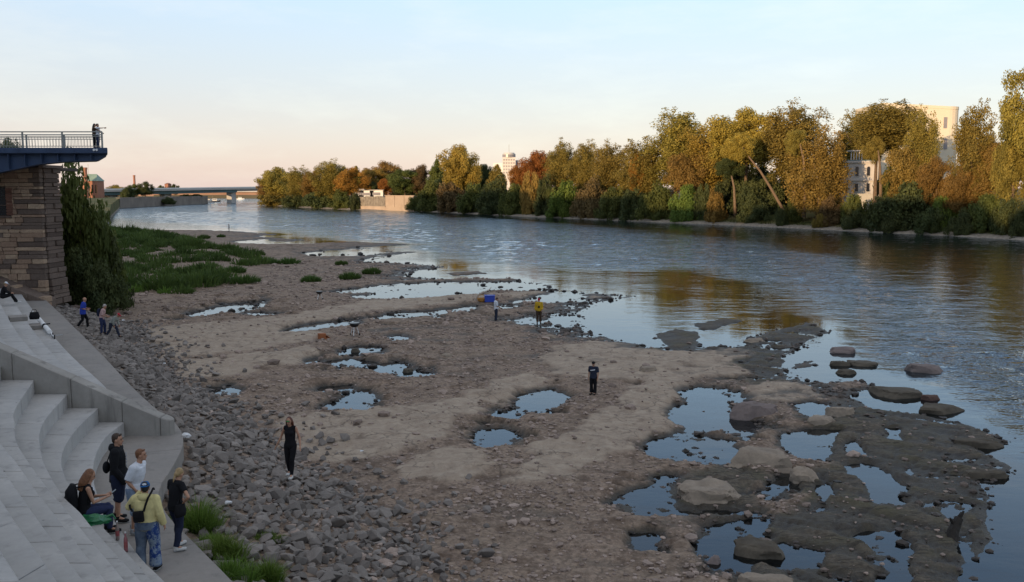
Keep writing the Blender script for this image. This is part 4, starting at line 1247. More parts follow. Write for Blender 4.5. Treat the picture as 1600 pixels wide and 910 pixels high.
def trunk_mesh(h, r, seed, lean=(0, 0), limbs=5, lo=.40):
    rd = random.Random(seed); mb = MB()
    def path(t): return Vector((lean[0] * t + .12 * math.sin(3 * t + seed), lean[1] * t + .12 * math.cos(2.3 * t + seed), h * t))
    mb.tube([path(t) for t in (0, .05, .25, .5, .75, 1)], [r * 1.35, r, r * .86, r * .66, r * .45, r * .15], 8)
    for i in range(limbs):
        t = rd.uniform(lo, .88); p = path(t); a = rd.uniform(0, 6.28)
        d = Vector((math.cos(a), math.sin(a), rd.uniform(.7, 1.4))) * h * rd.uniform(.10, .18)
        mb.tube([p, p + d * .5 + Vector((0, 0, -.1)), p + d], [r * .38, r * .26, r * .08], 6)
    return mb.mesh('trunk', True)

_sx = np.array([800 + FPX * p[0] / (p[1] * CP + 9 * SP) for p in SHORE]); _sy = SHORE[:, 1]
_k = (_sy < 690) & (_sy > 60)
_o = np.argsort(_sx[_k]); SPX, SPY = _sx[_k][_o], _sy[_k][_o]
def shore_y(px): return float(np.interp(px, SPX, SPY))
def bank_z(off): return float(np.interp(off, [0, 3.5, 6, 10, 16, 26, 60], [0, .6, 1.0, 2.1, 3.5, 4.5, 5.1])) - .25
_cnt = [0]
def plant(name, cat, label, px, top, wid, kind, col, off, cbase=.25, trunk=True, group=None, y=None, zb=None, lean=(0, 0), bark='bark', depth_w=1.0, tr=None):
    _cnt[0] += 1; i = _cnt[0]
    y = y if y is not None else shore_y(px) + off
    z0 = bank_z(off * .8) if zb is None else zb
    x, _, zt = at_depth(px, top, y)
    dep = y * CP
    Rw = wid / 2 / FPX * dep
    Ht = max(.8, zt - z0)
    r = empty(name, (x, y, z0), label=label, cat=cat, group=group)
    me_, H0, R0 = CROWNS[kind][i % len(CROWNS[kind])]
    cb = Ht * cbase
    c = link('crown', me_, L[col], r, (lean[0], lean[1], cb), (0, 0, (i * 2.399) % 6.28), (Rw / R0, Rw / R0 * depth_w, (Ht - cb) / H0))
    if trunk:
        tm = trunk_mesh(Ht * (.80 if kind != 'bush' else .6), tr or max(.12, .018 * Ht + .05), i, (lean[0] * .8, lean[1] * .8), lo=min(.7, max(.4, cbase * 1.25 + .15)))
        link('trunk', tm, M[bark], r)
    return r

FB = 'trees on the far bank'
T = [  # px, top, width, crown, colour, metres back, crown base, label
    (432, 259, 52, 'round', 'olive', 14, .10, 'rounded olive-gold tree at the upstream tip of the far bank'),
    (415, 277, 26, 'round', 'ochre', 10, .05, 'low ochre tree overhanging the water at the very tip of the far bank'),
    (470, 257, 38, 'poplar', 'olive', 16, .08, 'olive poplar second from the tip of the far bank'),
    (490, 262, 36, 'poplar', 'ochre', 12, .05, 'slim ochre poplar in front of the olive ones near the tip'),
    (513, 247, 44, 'poplar', 'olive', 18, .08, 'tallest olive poplar of the group at the tip of the far bank'),
    (536, 259, 30, 'round', 'dark', 45, .1, 'dark narrow tree wedged between the olive poplars and the orange maple'),
    (548, 262, 46, 'round', 'orange', 26, .15, 'bright orange maple above the red and white board'),
    (556, 255, 24, 'conic', 'olive', 32, .1, 'pointed olive tree standing behind the orange maple'),
    (571, 261, 28, 'round', 'ochre', 58, .18, 'dark ochre tree behind the downstream end of the bastion'),
    (588, 262, 36, 'round', 'gold', 62, .2, 'yellow-orange tree above the white kiosks'),
    (604, 253, 48, 'round', 'ochre', 80, .2, 'broad yellow-topped tree behind the kiosks'),
    (601, 278, 22, 'round', 'red', 50, .25, 'small red-orange tree beside the nearest white kiosk'),
    (582, 283, 22, 'round', 'dark', 48, .3, 'small dark green tree between the white kiosks'),
    (632, 262, 48, 'round', 'mid', 46, .18, 'broad green tree standing over the smooth retaining wall'),
    (658, 258, 34, 'round', 'brown', 60, .15, 'brownish tree behind the end of the retaining wall'),
    (682, 243, 36, 'conic', 'mid', 34, .05, 'tall pointed green tree left of the bright golden one'),
    (716, 223, 56, 'round', 'gold', 28, .20, 'bright golden tree rising above its neighbours'),
    (746, 254, 30, 'round', 'dark', 70, .15, 'dark bare-looking tree right of the bright golden one'),
    (776, 252, 38, 'conic', 'olive', 40, .05, 'cone-shaped olive tree just below the white tower block'),
    (760, 255, 28, 'round', 'dark', 75, .15, 'dark tree in the gap left of the white tower block'),
    (842, 233, 58, 'round', 'red', 40, .2, 'large russet-red tree right of the white tower block'),
    (815, 255, 36, 'round', 'red', 34, .15, 'low russet tree at the foot of the white tower block'),
    (884, 213, 50, 'poplar', 'olive', 26, .10, 'olive-gold poplar next to the large russet tree'),
    (918, 216, 46, 'poplar', 'olive', 28, .10, 'twin-topped olive poplar in the middle of the far bank'),
    (957, 217, 50, 'poplar', 'olive', 26, .10, 'dense olive poplar with brownish foot, middle of the far bank'),
    (1001, 209, 60, 'poplar', 'olive', 26, .08, 'wide olive poplar left of the tall dark-topped one'),
    (995, 238, 22, 'round', 'orange', 21, .2, 'small orange tree in front of the wide olive poplar'),
    (1058, 164, 84, 'poplar', 'olive', 30, .18, 'tall broad poplar with a dark olive rounded top'),
    (1108, 186, 70, 'poplar', 'gold', 26, .06, 'golden poplar reaching down to the bank, left of the leaning tree'),
    (1076, 235, 60, 'round', 'ochre', 18, .15, 'low ochre tree in front of the tall dark-topped poplar'),
    (1168, 170, 96, 'round', 'gold', 22, .38, 'huge golden tree whose crown hangs over a dark hollow'),
    (1150, 180, 60, 'poplar', 'olive', 34, .25, 'olive poplar behind the huge golden tree'),
    (1245, 155, 80, 'poplar', 'olive', 26, .25, 'tall ragged olive poplar right of the leaning trunk'),
    (1284, 190, 70, 'poplar', 'ochre', 13, .03, 'large feathery brownish-gold tree left of the grey villa'),
    (1374, 152, 88, 'poplar', 'olive', 20, .52, 'tallest broad poplar right above the grey villa'),
    (1338, 168, 50, 'poplar', 'olive', 66, .3, 'thinner poplar standing behind the grey villa'),
    (1443, 162, 46, 'poplar', 'olive', 17, .16, 'poplar covering the left part of the cream building'),
    (1420, 225, 62, 'round', 'ochre', 13, .18, 'low ochre tree beside the sunlit garden wall'),
    (1466, 246, 54, 'round', 'ochre', 12, .16, 'amber tree at the foot of the cream building'),
    (1528, 151, 54, 'poplar', 'olive', 14, .16, 'tall poplar hiding the right corner of the cream building'),
    (1508, 256, 52, 'round', 'ochre', 10, .14, 'ochre tree in front of the tall poplar right of the cream building'),
    (1560, 215, 70, 'round', 'ochre', 16, .2, 'ochre tree near the right edge of the picture'),
    (1622, 88, 76, 'round', 'olive', 9, .40, 'tall tree cut by the right edge, its crown high against the sky'),
    (1588, 192, 58, 'round', 'olive', 12, .18, 'olive tree with bare lower trunk at the right edge'),
]
TN = {'poplar': 'poplar_tree', 'round': 'broadleaf_tree', 'conic': 'conical_tree', 'willow': 'willow_tree'}
for px, top, wid, kind, col, off, cb, lab in T:
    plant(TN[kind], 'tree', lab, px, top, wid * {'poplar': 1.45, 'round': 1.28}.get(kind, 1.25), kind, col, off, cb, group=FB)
# trunks that catch the sun
def lone_trunk(label, pts, r, y, name='tree_trunk'):
    P = [Vector(at_depth(px, py, y)) for px, py in pts]
    root = empty(name, P[0], label=label, cat='tree', group=FB)
    n = len(P)
    MB().tube([p - P[0] for p in P], [r * (1.25 - .75 * i / (n - 1)) for i in range(n)], 9).build('trunk', M['barkpale'], root, smooth=True)
    return root, P
rt, P = lone_trunk('leaning pale trunk sloping up to the left into the huge golden tree', [(1229, 338), (1218, 318), (1203, 292), (1188, 268), (1172, 248), (1160, 230)], .36, shore_y(1229) + 12, 'leaning_tree')
c = link('crown', CROWNS['round'][1][0], L['gold'], rt, P[-1] - P[0] + Vector((0, 2, -4)), None, (.85, .85, .75))
rt, P = lone_trunk('straight pale trunk lit orange in front of the feathery brownish-gold tree', [(1256, 340), (1257, 310), (1257, 280), (1256, 250), (1250, 225)], .40, shore_y(1256) + 9, 'straight_tree')
c = link('crown', CROWNS['round'][2][0], L['olive'], rt, P[-1] - P[0] + Vector((-.5, 2, -4)), None, (.55, .55, .75))
rt, P = lone_trunk('short orange-lit trunk in the dark hollow under the huge golden tree', [(1149, 338), (1148, 315), (1147, 293), (1143, 275)], .40, shore_y(1149) + 12, 'hollow_tree')
c = link('crown', CROWNS['round'][3][0], L['dark'], rt, P[-1] - P[0] + Vector((0, 3, -1)), None, (.8, .8, .6))
rt, P = lone_trunk('slim sunlit trunk beside the right edge of the grey villa', [(1376, 318), (1376, 290), (1375, 260), (1372, 235)], .34, shore_y(1376) + 12, 'slim_tree')
c = link('crown', CROWNS['round'][0][0], L['olive'], rt, P[-1] - P[0] + Vector((0, 2, -3)), None, (.5, .5, .6))

BB = 'bushes along the far bank'
B_ = [  # px, top, width, colour, metres back, label
    (430, 300, 50, 'olive', 6, 'olive bush at the waterline at the tip of the far bank'),
    (465, 303, 46, 'dark', 6, 'dark bush second from the tip of the far bank'),
    (500, 299, 54, 'dark', 7, 'wide dark bush below the tallest olive poplar'),
    (533, 300, 36, 'mid', 7, 'mid green bush left of the red and white board'),
    (556, 303, 22, 'dark', 3, 'dark bush against the downstream end of the bastion'),
    (652, 306, 30, 'mid', 5, 'round green bush covering the end of the retaining wall'),
    (676, 288, 50, 'mid', 8, 'tall green bush below the pointed green tree'),
    (706, 284, 52, 'brown', 8, 'brownish-green bush below the bright golden tree'),
    (740, 283, 50, 'mid', 9, 'dull green bush right of the brownish-green one'),
    (776, 281, 56, 'dark', 8, 'big dark bush below the cone-shaped olive tree'),
    (806, 286, 40, 'mid', 8, 'green bush below the low russet tree'),
    (832, 262, 34, 'ochre', 12, 'tall golden-brown bush below the large russet tree'),
    (852, 276, 34, 'dark', 9, 'dark blue-green bush between the golden-brown and bright green ones'),
    (884, 280, 50, 'bright', 6, 'bright green feathery bush in the middle of the far bank'),
    (868, 290, 28, 'mid', 5, 'small green bush at the left foot of the bright feathery one'),
    (925, 282, 50, 'brown', 8, 'brown-purple bush right of the bright feathery one'),
    (955, 290, 50, 'mid', 7, 'drooping green bush in the middle of the far bank'),
    (990, 292, 54, 'dark', 7, 'dark bush below the wide olive poplar'),
    (1030, 288, 52, 'mid', 8, 'green bush below the low ochre tree'),
    (1072, 286, 44, 'bright', 6, 'upright bright green bush, right of centre on the far bank'),
    (1098, 282, 30, 'dark', 9, 'narrow dark bush right of the upright bright green one'),
    (1118, 300, 34, 'ochre', 6, 'golden bush at the foot of the golden poplar'),
    (1148, 262, 70, 'dark', 20, 'large dark bush filling the hollow under the huge golden tree'),
    (1190, 272, 74, 'dark', 19, 'dark bush behind the leaning trunk'),
    (1178, 308, 44, 'dark', 8, 'low dark bush left of the foot of the leaning trunk'),
    (1222, 326, 22, 'dark', 4, 'small dark round bush at the foot of the leaning trunk'),
    (1243, 305, 30, 'mid', 9, 'yellow-green bush between the two pale trunks'),
    (1297, 310, 40, 'brown', 7, 'brown scrub at the foot of the feathery brownish-gold tree'),
    (1338, 302, 40, 'mid', 10, 'round mid green bush right below the grey villa'),
    (1335, 326, 38, 'dark', 5, 'low dark bush on the bank below the villa'),
    (1372, 316, 36, 'dark', 7, 'dark bush below the sunlit garden wall'),
    (1425, 280, 86, 'dark', 9, 'largest dark green bush, right of the garden wall'),
    (1395, 305, 44, 'dark', 6, 'dark green bush at the left foot of the largest one'),
    (1400, 330, 54, 'dark', 4, 'spreading low bush under the largest dark one'),
    (1455, 322, 50, 'dark', 4, 'low dark bush right of the largest dark one'),
    (1480, 300, 44, 'bright', 8, 'yellow-green bush below the amber tree'),
    (1505, 330, 34, 'dark', 3, 'small round dark bush near the waterline, below the ochre tree'),
    (1540, 300, 56, 'mid', 8, 'green bush below the tall poplar at the right'),
    (1575, 305, 50, 'dark', 8, 'dark bush near the right edge'),
    (1600, 318, 40, 'dark', 5, 'low bush cut by the right edge of the picture'),
    (1268, 276, 60, 'dark', 34, 'dark bush far behind the straight pale trunk'),
    (1212, 264, 60, 'dark', 34, 'dark bush filling the gap to the right of the leaning trunk'),
    (705, 266, 76, 'dark', 44, 'dark bush behind the foot of the bright golden tree'),
    (640, 280, 60, 'dark', 70, 'dark bush behind the smooth retaining wall'),
    (1320, 262, 50, 'mid', 70, 'green bush behind the left side of the villa'),
    (1396, 262, 60, 'mid', 26, 'mid green bush between the villa and the largest dark bush'),
    (1192, 250, 64, 'dark', 46, 'tall dark bush directly behind the middle of the leaning trunk'),
    (1285, 332, 26, 'olive', 4, 'low olive tuft on the sunlit strip of bank under the straight trunk'),
]
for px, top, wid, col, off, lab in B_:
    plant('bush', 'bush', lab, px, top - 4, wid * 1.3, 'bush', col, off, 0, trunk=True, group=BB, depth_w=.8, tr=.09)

# vegetation on the near left side
plant('willow_bush', 'bush', 'tall dark willow bush right against the stone pier', 116, 244, 116, 'bush', 'mid', 0, 0, y=68, zb=.6, depth_w=.9)
plant('willow_bush', 'bush', 'feathery willow bush in front, leaning out to the right of the pier', 144, 306, 112, 'bush', 'dark', 0, 0, y=69, zb=-.2, depth_w=.9)
plant('willow_bush', 'bush', 'ragged grey-green bush leaning right over the sedge below the tall willow bush', 166, 340, 70, 'bush', 'mid', 0, 0, y=71, zb=.3, depth_w=.9)
plant('willow_bush', 'bush', 'low spreading bush between the pier bushes and the sedge', 152, 408, 92, 'bush', 'dark', 0, 0, y=64.5, zb=.6, depth_w=.8)
plant('willow_bush', 'bush', 'low dark bush at the foot of the pier', 128, 375, 86, 'bush', 'dark', 0, 0, y=66, zb=1.0, depth_w=.9)
plant('broadleaf_tree', 'tree', 'grey-green tree top seen through the platform railing at the left edge', 4, 206, 62, 'round', 'mid', 0, .3, y=95, zb=3)
for px, top, wid, y, kind, col, lab in ((227, 284, 26, 640, 'round', 'dark', 'dark tree beside the far bridge, right of the thin chimney'), (208, 287, 22, 640, 'round', 'mid', 'green tree beside the far bridge at the foot of the thin chimney'),
        (180, 288, 30, 640, 'round', 'olive', 'olive tree left of the far bridge end'), (200, 290, 26, 560, 'bush', 'dark', 'dark bush in front of the far bridge end'),
        (272, 288, 16, 900, 'round', 'dark', 'small dark tree beside the brick gatehouse on the skyline'), (252, 289, 14, 900, 'round', 'mid', 'small tree left of the brick gatehouse on the skyline'),
        (262, 308, 30, 600, 'bush', 'dark', 'dark shrub growing on the quay wall under the bridge'), (305, 303, 24, 700, 'bush', 'dark', 'dark shrub on the quay at the bridge pier'), (290, 303, 20, 680, 'bush', 'mid', 'small shrub on the quay left of the bridge pier')):
    plant('broadleaf_tree' if kind == 'round' else 'bush', 'tree' if kind == 'round' else 'bush', lab, px, top, wid, kind, col, 0, .1, y=y, zb=4.5 if kind == 'round' else (1.0 if px == 262 else 5))

# ------------------------------------------------------------------ grasses
def blades(cx, cy, cz, n, rad, hgt, wid, rs, dome=.5, lean=.55):
    a = rs.rand(n) * 6.283; q = np.sqrt(rs.rand(n)) * rad
    bx_, by_ = cx + q * np.cos(a), cy + q * np.sin(a)
    h = hgt * (1 - dome * (q / rad) ** 2) * rs.uniform(.55, 1.15, n)
    out = (q / rad) * lean + rs.normal(size=n) * .18
    dx, dy = np.cos(a) * out * h + rs.normal(size=n) * .06 * hgt, np.sin(a) * out * h + rs.normal(size=n) * .06 * hgt
    ta = rs.rand(n) * 3.1416; wx_, wy_ = np.cos(ta) * wid / 2, np.sin(ta) * wid / 2
    z0 = np.full(n, cz) - .04
    def P(x, y, z): return np.stack([x, y, z], 1)
    V = np.stack([P(bx_ - wx_, by_ - wy_, z0), P(bx_ + wx_, by_ + wy_, z0),
                  P(bx_ + wx_ * .8 + dx * .4, by_ + wy_ * .8 + dy * .4, z0 + h * .62), P(bx_ - wx_ * .8 + dx * .4, by_ - wy_ * .8 + dy * .4, z0 + h * .62),
                  P(bx_ + wx_ * .1 + dx, by_ + wy_ * .1 + dy, z0 + h * (1 - .25 * np.clip(out, 0, 1))), P(bx_ - wx_ * .1 + dx, by_ - wy_ * .1 + dy, z0 + h * (1 - .25 * np.clip(out, 0, 1)))], 1)
    b = np.arange(n)[:, None] * 6
    F = np.concatenate([b + np.array([0, 1, 2, 3]), b + np.array([3, 2, 4, 5])], 0)
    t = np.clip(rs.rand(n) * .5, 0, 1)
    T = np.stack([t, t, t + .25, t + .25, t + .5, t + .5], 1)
    return V.reshape(-1, 3), F, T.ravel()
def join(parts):
    V, F, T, o = [], [], [], 0
    for v, f, t in parts:
        V.append(v); F.append(f + o); T.append(t); o += len(v)
    return np.vstack(V), np.vstack(F), np.concatenate(T)
rsg = np.random.RandomState(21)
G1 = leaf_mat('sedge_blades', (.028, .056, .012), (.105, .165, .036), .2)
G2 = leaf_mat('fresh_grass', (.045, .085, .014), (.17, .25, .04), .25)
SPOLY = poly0([(95, 449), (200, 452), (292, 455), (320, 445), (345, 444), (330, 427), (360, 418), (430, 408), (398, 393), (335, 381), (300, 372), (255, 361), (150, 359), (95, 363)], .6)
lo, hi_ = SPOLY.min(0), SPOLY.max(0)
parts, partsb = [], []
pts = []
tries = 0
while len(pts) < 320 and tries < 30000:
    tries += 1
    # evenly over the patch, a little denser towards the viewer
    p = lo + rsg.rand(2) * (hi_ - lo)
    if p[1] > 100 and rsg.rand() < .45: continue
    if not inside(SPOLY, np.array([p[0]]), np.array([p[1]]))[0]: continue
    pts.append(p)
pts = np.array(pts)
hz0 = terrain(pts[:, 0], pts[:, 1])
for (x, y), z in zip(pts, hz0):
    rr = rsg.choice([.6, .9, 1.3, 1.9], p=[.3, .35, .22, .13]) * rsg.uniform(.85, 1.15) * (1 + .005 * (y - 60))
    nb = int(105 * max(.7, rr))
    g = blades(x, y, z, nb, rr, .22 + rr * rsg.uniform(.38, .66), .065 + .0005 * y, rsg, .75, .7)
    g = (g[0], g[1], np.clip(g[2] * .8 + rsg.uniform(-.15, .35), 0, 1))
    pxx = 800 + FPX * x / (y * CP + 8.5 * SP)
    (partsb if (200 < pxx < 265 and y < 84 and rsg.rand() < .75) or (y < 74 and rsg.rand() < .3) else parts).append(g)
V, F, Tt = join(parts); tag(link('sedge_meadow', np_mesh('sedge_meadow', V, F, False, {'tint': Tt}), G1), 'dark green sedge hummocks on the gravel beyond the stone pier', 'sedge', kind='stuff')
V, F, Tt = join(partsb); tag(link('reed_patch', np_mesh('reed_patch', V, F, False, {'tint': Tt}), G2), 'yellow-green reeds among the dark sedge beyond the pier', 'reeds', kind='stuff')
TUFTS = [(485, 441, 30, 'lone dark sedge tuft left of the other two out on the gravel'), (546, 436, 32, 'middle sedge tuft of three out on the gravel'), (580, 428, 28, 'sedge tuft nearest the water of three on the gravel'),
         (533, 415, 18, 'small brownish sedge tuft farther out on the gravel'), (450, 413, 34, 'long low sedge tuft at the right end of the meadow'), (413, 412, 42, 'sedge tuft joining the right end of the meadow'),
         (376, 443, 56, 'broad rounded sedge tuft at the near right corner of the meadow'), (366, 426, 32, 'small sedge tuft behind the broad rounded one'), (340, 434, 32, 'sedge tuft left of the broad rounded one'),
         (290, 455, 12, 'tiny weed at the near edge of the sedge meadow'), (318, 373, 18, 'small far sedge tuft near the spit'), (345, 371, 12, 'tiny far sedge tuft near the spit')]
for px, py, wid, lab in TUFTS:
    x, y, z = ground(px, py)
    R1 = wid / 2 / FPX * y
    V, F, Tt = blades(0, 0, 0, 420, R1, min(.95, R1 * .75 + .1), .05 + .0004 * y, rsg, .5, .7)
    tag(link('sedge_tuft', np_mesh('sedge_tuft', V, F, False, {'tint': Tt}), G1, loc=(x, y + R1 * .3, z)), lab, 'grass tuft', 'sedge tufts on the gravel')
GT = [(303, 812, 56, .85, 'tall grass clump beside the woman in black on the walkway'), (342, 858, 50, .65, 'grass clump in the middle of the stones beside the walkway'), (368, 896, 62, .6, 'front bushy grass clump hanging over the walkway edge'),
      (408, 884, 40, .62, 'thin grass clump on the stones right of the front one'), (415, 803, 40, .22, 'short sparse grass among the stones uphill'), (322, 838, 40, .4, 'low weeds between the tall and the middle grass clumps')]
for px, py, wid, hh_, lab in GT:
    x, y = W(px, py, 1.75); z = float(terrain(np.array([x]), np.array([y]))[0])
    R1 = wid / 2 / FPX * y
    ps = [blades(rsg.normal() * R1 * .45, rsg.normal() * R1 * .45, 0, 150, R1 * .55, hh_ * rsg.uniform(.6, 1.05), .014, rsg, .45, .9) for _ in range(9)]
    V, F, Tt = join(ps)
    tag(link('grass_clump', np_mesh('grass_clump', V, F, False, {'tint': Tt}), G2, loc=(x, y, z)), lab, 'grass clump', 'grass clumps beside the walkway')
# rough grass along the far bank
ps = []
sel = SHORE[(SHORE[:, 1] < 690) & (SHORE[:, 1] > 120)]
dS = np.gradient(sel, axis=0); dS /= np.hypot(dS[:, 0], dS[:, 1])[:, None]; nS = np.stack([-dS[:, 1], dS[:, 0]], 1)
for _ in range(1700):
    i = rsg.randint(len(sel)); o = rsg.uniform(3.2, 11); p = sel[i] + nS[i] * o
    ps.append(blades(p[0], p[1], bank_z(o) + .2, 14, rsg.uniform(.5, 1.3), rsg.uniform(.4, 1.0), .16, rsg, .3, .6))
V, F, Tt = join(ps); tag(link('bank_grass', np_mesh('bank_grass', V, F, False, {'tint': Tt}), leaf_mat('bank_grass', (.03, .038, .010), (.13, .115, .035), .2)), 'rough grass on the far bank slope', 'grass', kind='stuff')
# ------------------------------------------------------------------ people
M['skin'] = simple('skin', (.42, .235, .155), (.36, .19, .12), 14, .6, .3)
M['lips'] = simple('lips', (.30, .10, .08), (.26, .09, .07), 20, .5)
M['eye'] = simple('eye', (.02, .016, .014), (.05, .04, .035), 30, .3)
def cloth(name, c, c2=None, sc=9): return simple(name, c, c2 or tuple(x * .72 for x in c), sc, .92, .15, .35, bdist=.02)
CL = {
    'black': cloth('black_cotton', (.013, .013, .015)), 'navy': cloth('navy_denim', (.022, .028, .055)), 'white': cloth('white_cotton', (.68, .70, .74)),
    'cream': cloth('pale_yellow_fleece', (.66, .57, .27)), 'lightdenim': cloth('light_denim', (.26, .33, .42), (.16, .21, .29), 6), 'washdenim': cloth('washed_denim', (.16, .20, .25), (.05, .07, .11), 5),
    'bluejean': cloth('blue_denim', (.035, .045, .10)), 'blue': cloth('bright_blue_jersey', (.03, .06, .36)), 'pink': cloth('pink_shirt', (.50, .33, .31)),
    'greyplaid': cloth('grey_shirt', (.33, .34, .30), (.20, .21, .19), 14), 'yellow': cloth('yellow_jersey', (.58, .36, .03)), 'brown': cloth('brown_trousers', (.07, .045, .03)),
    'red': cloth('red_cap', (.45, .015, .03)), 'capblue': cloth('blue_cap', (.02, .11, .30)), 'darkblue': cloth('dark_blue_trousers', (.030, .037, .06)), 'grey': cloth('grey_canvas', (.30, .31, .32)),
    'shoe_white': cloth('white_trainers', (.62, .61, .58)), 'shoe_black': cloth('black_trainers', (.015, .015, .016)), 'green': cloth('green_visor', (.05, .35, .10)),
}
HAIR = {'brown': simple('brown_hair', (.060, .032, .018), (.028, .016, .010), 40, .6, .4), 'ginger': simple('auburn_hair', (.20, .085, .035), (.10, .04, .018), 40, .55, .4),
        'blond': simple('blond_hair', (.36, .25, .12), (.22, .145, .065), 40, .55, .4), 'dark': simple('dark_hair', (.018, .014, .012), (.010, .008, .007), 40, .55, .4),
        'red': simple('red_brown_hair', (.13, .042, .022), (.06, .02, .012), 40, .55, .4), 'grey': simple('grey_hair', (.42, .38, .34), (.30, .27, .24), 40, .6, .4)}

def V3(*a): return Vector(a)
def base_joints(female=False):
    sw = .165 if female else .19
    J = {'hip': V3(0, 0, .93), 'waist': V3(0, .005, 1.07), 'chest': V3(0, .0, 1.28), 'neck': V3(0, -.01, 1.47), 'head': V3(0, .02, 1.625)}
    for s, k in ((-1, 'L'), (1, 'R')):
        J['sh' + k] = V3(s * sw, -.005, 1.415); J['el' + k] = V3(s * (sw + .05), -.03, 1.13); J['wr' + k] = V3(s * (sw + .055), .05, .885)
        J['hp' + k] = V3(s * .092, 0, .91); J['kn' + k] = V3(s * .105, .02, .49); J['an' + k] = V3(s * .11, -.02, .085); J['to' + k] = V3(s * .13, .15, .03)
    return J

def remesh(mb, vox, name, smooth_it=3):
    me = mb.mesh('tmp')
    bm = bmesh.new(); bm.from_mesh(me); bmesh.ops.recalc_face_normals(bm, faces=bm.faces); bm.to_mesh(me); bm.free()
    o = bpy.data.objects.new('tmp', me); C.objects.link(o)
    m = o.modifiers.new('r', 'REMESH'); m.mode = 'VOXEL'; m.voxel_size = vox
    if smooth_it:
        sm = o.modifiers.new('s', 'SMOOTH'); sm.factor = .5; sm.iterations = smooth_it
    dc = o.modifiers.new('d', 'DECIMATE'); dc.ratio = .42
    dg = bpy.context.evaluated_depsgraph_get()
    out = bpy.data.meshes.new_from_object(o.evaluated_get(dg))
    out.name = name
    out.polygons.foreach_set('use_smooth', [True] * len(out.polygons))
    bpy.data.objects.remove(o); bpy.data.meshes.remove(me)
    return out

def lerp(a, b, t): return a + (b - a) * t
def torso(mb, J, g=0.0, female=False, lo='hip', hi=True, wide=1.0):
    side = (J['shR'] - J['shL']).normalized()
    k = wide
    if female: ws = [(.160, .118), (.172, .125), (.135, .105), (.150, .118), (.142, .085)]
    else: ws = [(.155, .112), (.160, .115), (.150, .108), (.178, .120), (.165, .090)]
    pts = [J['hip'] + V3(0, 0, -.06), J['hip'] + V3(0, 0, .02), J['waist'], J['chest'], lerp(J['chest'], J['neck'], .72)]
    if lo == 'waist': pts, ws = pts[1:], ws[1:]
    mb.tube(pts, [(a * k + g, b * k + g) for a, b in ws], 16, side=side)
    mb.ell(pts[0], (ws[0][0] * k + g, ws[0][1] * k + g, .06), nu=14)
    mb.tube([lerp(J['shL'], J['shR'], t) for t in (-.02, .25, .5, .75, 1.02)], [(.052 + g, .052 + g), (.066 + g, .062 + g), (.062 + g, .062 + g), (.066 + g, .062 + g), (.052 + g, .052 + g)], 10)
    if female: 
        f = side.cross(V3(0, 0, -1)) if True else None
        fw = V3(-side.y, side.x, 0)
        for s in (-1, 1): mb.ell(J['chest'] + side * (s * .07) + fw * .075 + V3(0, 0, .0), (.062 + g, .06 + g, .062 + g), nu=10, nv=7)
def arm(mb, J, k, g=0.0, upto=1.0, thick=1.0, start=0.0):
    """upto: 0..1 down the upper arm, 1..2 down the forearm"""
    a, b, c = J['sh' + k], J['el' + k], J['wr' + k]
    pts = [a, lerp(a, b, min(.4, upto)), lerp(a, b, min(1, upto))]
    rs = [.052, .047, .047 - .009 * min(1, upto)]
    if upto > 1:
        u = upto - 1
        pts += [lerp(b, c, .3 * u), lerp(b, c, u)]; rs += [.040, .040 - .013 * u]
    mb.ell(a, (.054 * thick + g,) * 3, nu=10, nv=7)
    mb.tube(pts, [(r * thick + g, r * thick + g) for r in rs], 10)
    if upto > 1: mb.ell(b, (.038 * thick + g,) * 3, nu=8, nv=6)
def leg(mb, J, k, g=0.0, upto=2.0, thick=1.0, flare=0.0):
    a, b, c = J['hp' + k], J['kn' + k], J['an' + k]
    pts = [a, lerp(a, b, .35 * min(1, upto)), lerp(a, b, .75 * min(1, upto)), lerp(a, b, min(1, upto))]
    rs = [.090, .084, .066, .055]
    if upto > 1:
        u = upto - 1
        bk = (V3(0, -.018, 0) if (c - b).length else V3(0, 0, 0))
        pts += [lerp(b, c, .3 * u) + bk, lerp(b, c, .65 * u), lerp(b, c, u)]; rs += [.056, .046 + flare * .5, .036 + flare]
    mb.ell(a, (.092 * thick + g,) * 3, nu=10, nv=7)
    mb.tube(pts, [(r * thick + g, r * thick + g) for r in rs], 12)
    mb.ell(b, (.054 * thick + g if upto >= 1 else .03,) * 3, nu=8, nv=6) if upto >= 1 else None
def hand(mb, J, k, curl=.35, d=None, n=None, vox=.01):
    w = J['wr' + k]
    d = (d or (w - J['el' + k])).normalized()
    s = 1 if k == 'R' else -1
    n = n or V3(-s, .0, 0)                       # palm faces the thigh
    n = (n - d * n.dot(d)).normalized()
    t = d.cross(n) * (1 if k == 'L' else -1)          # thumb side
    if t.y < -.2 and n.z > -.5: t = -t
    mb.tube([w - d * .01, w + d * .045, w + d * .092], [(.026, .017), (.039, .017), (.041, .014)], 8, side=t)
    fr = max(.0085, vox * .85)
    for i, (off, ln) in enumerate(((.031, .072), (.0105, .082), (-.0105, .076), (-.031, .060))):
        p = w + d * .090 + t * off
        a = curl * (1 + .12 * i); pts = [p]
        for sgm, q in ((.45, .6), (.32, 1.5), (.23, 2.3)):
            dd = d * math.cos(a * q) + n * math.sin(a * q) + t * (off * 1.2)
            p = p + dd.normalized() * ln * sgm; pts.append(p)
        mb.tube(pts, [fr, fr * .96, fr * .9, fr * .8], 6)
    p = w + d * .03 + t * .03
    mb.tube([p, p + (t * .7 + d * .7 + n * .2).normalized() * .038, p + (t * .7 + d * .7 + n * .2).normalized() * .04 + (d + n * .35).normalized() * .030], [fr * 1.35, fr * 1.15, fr], 6)
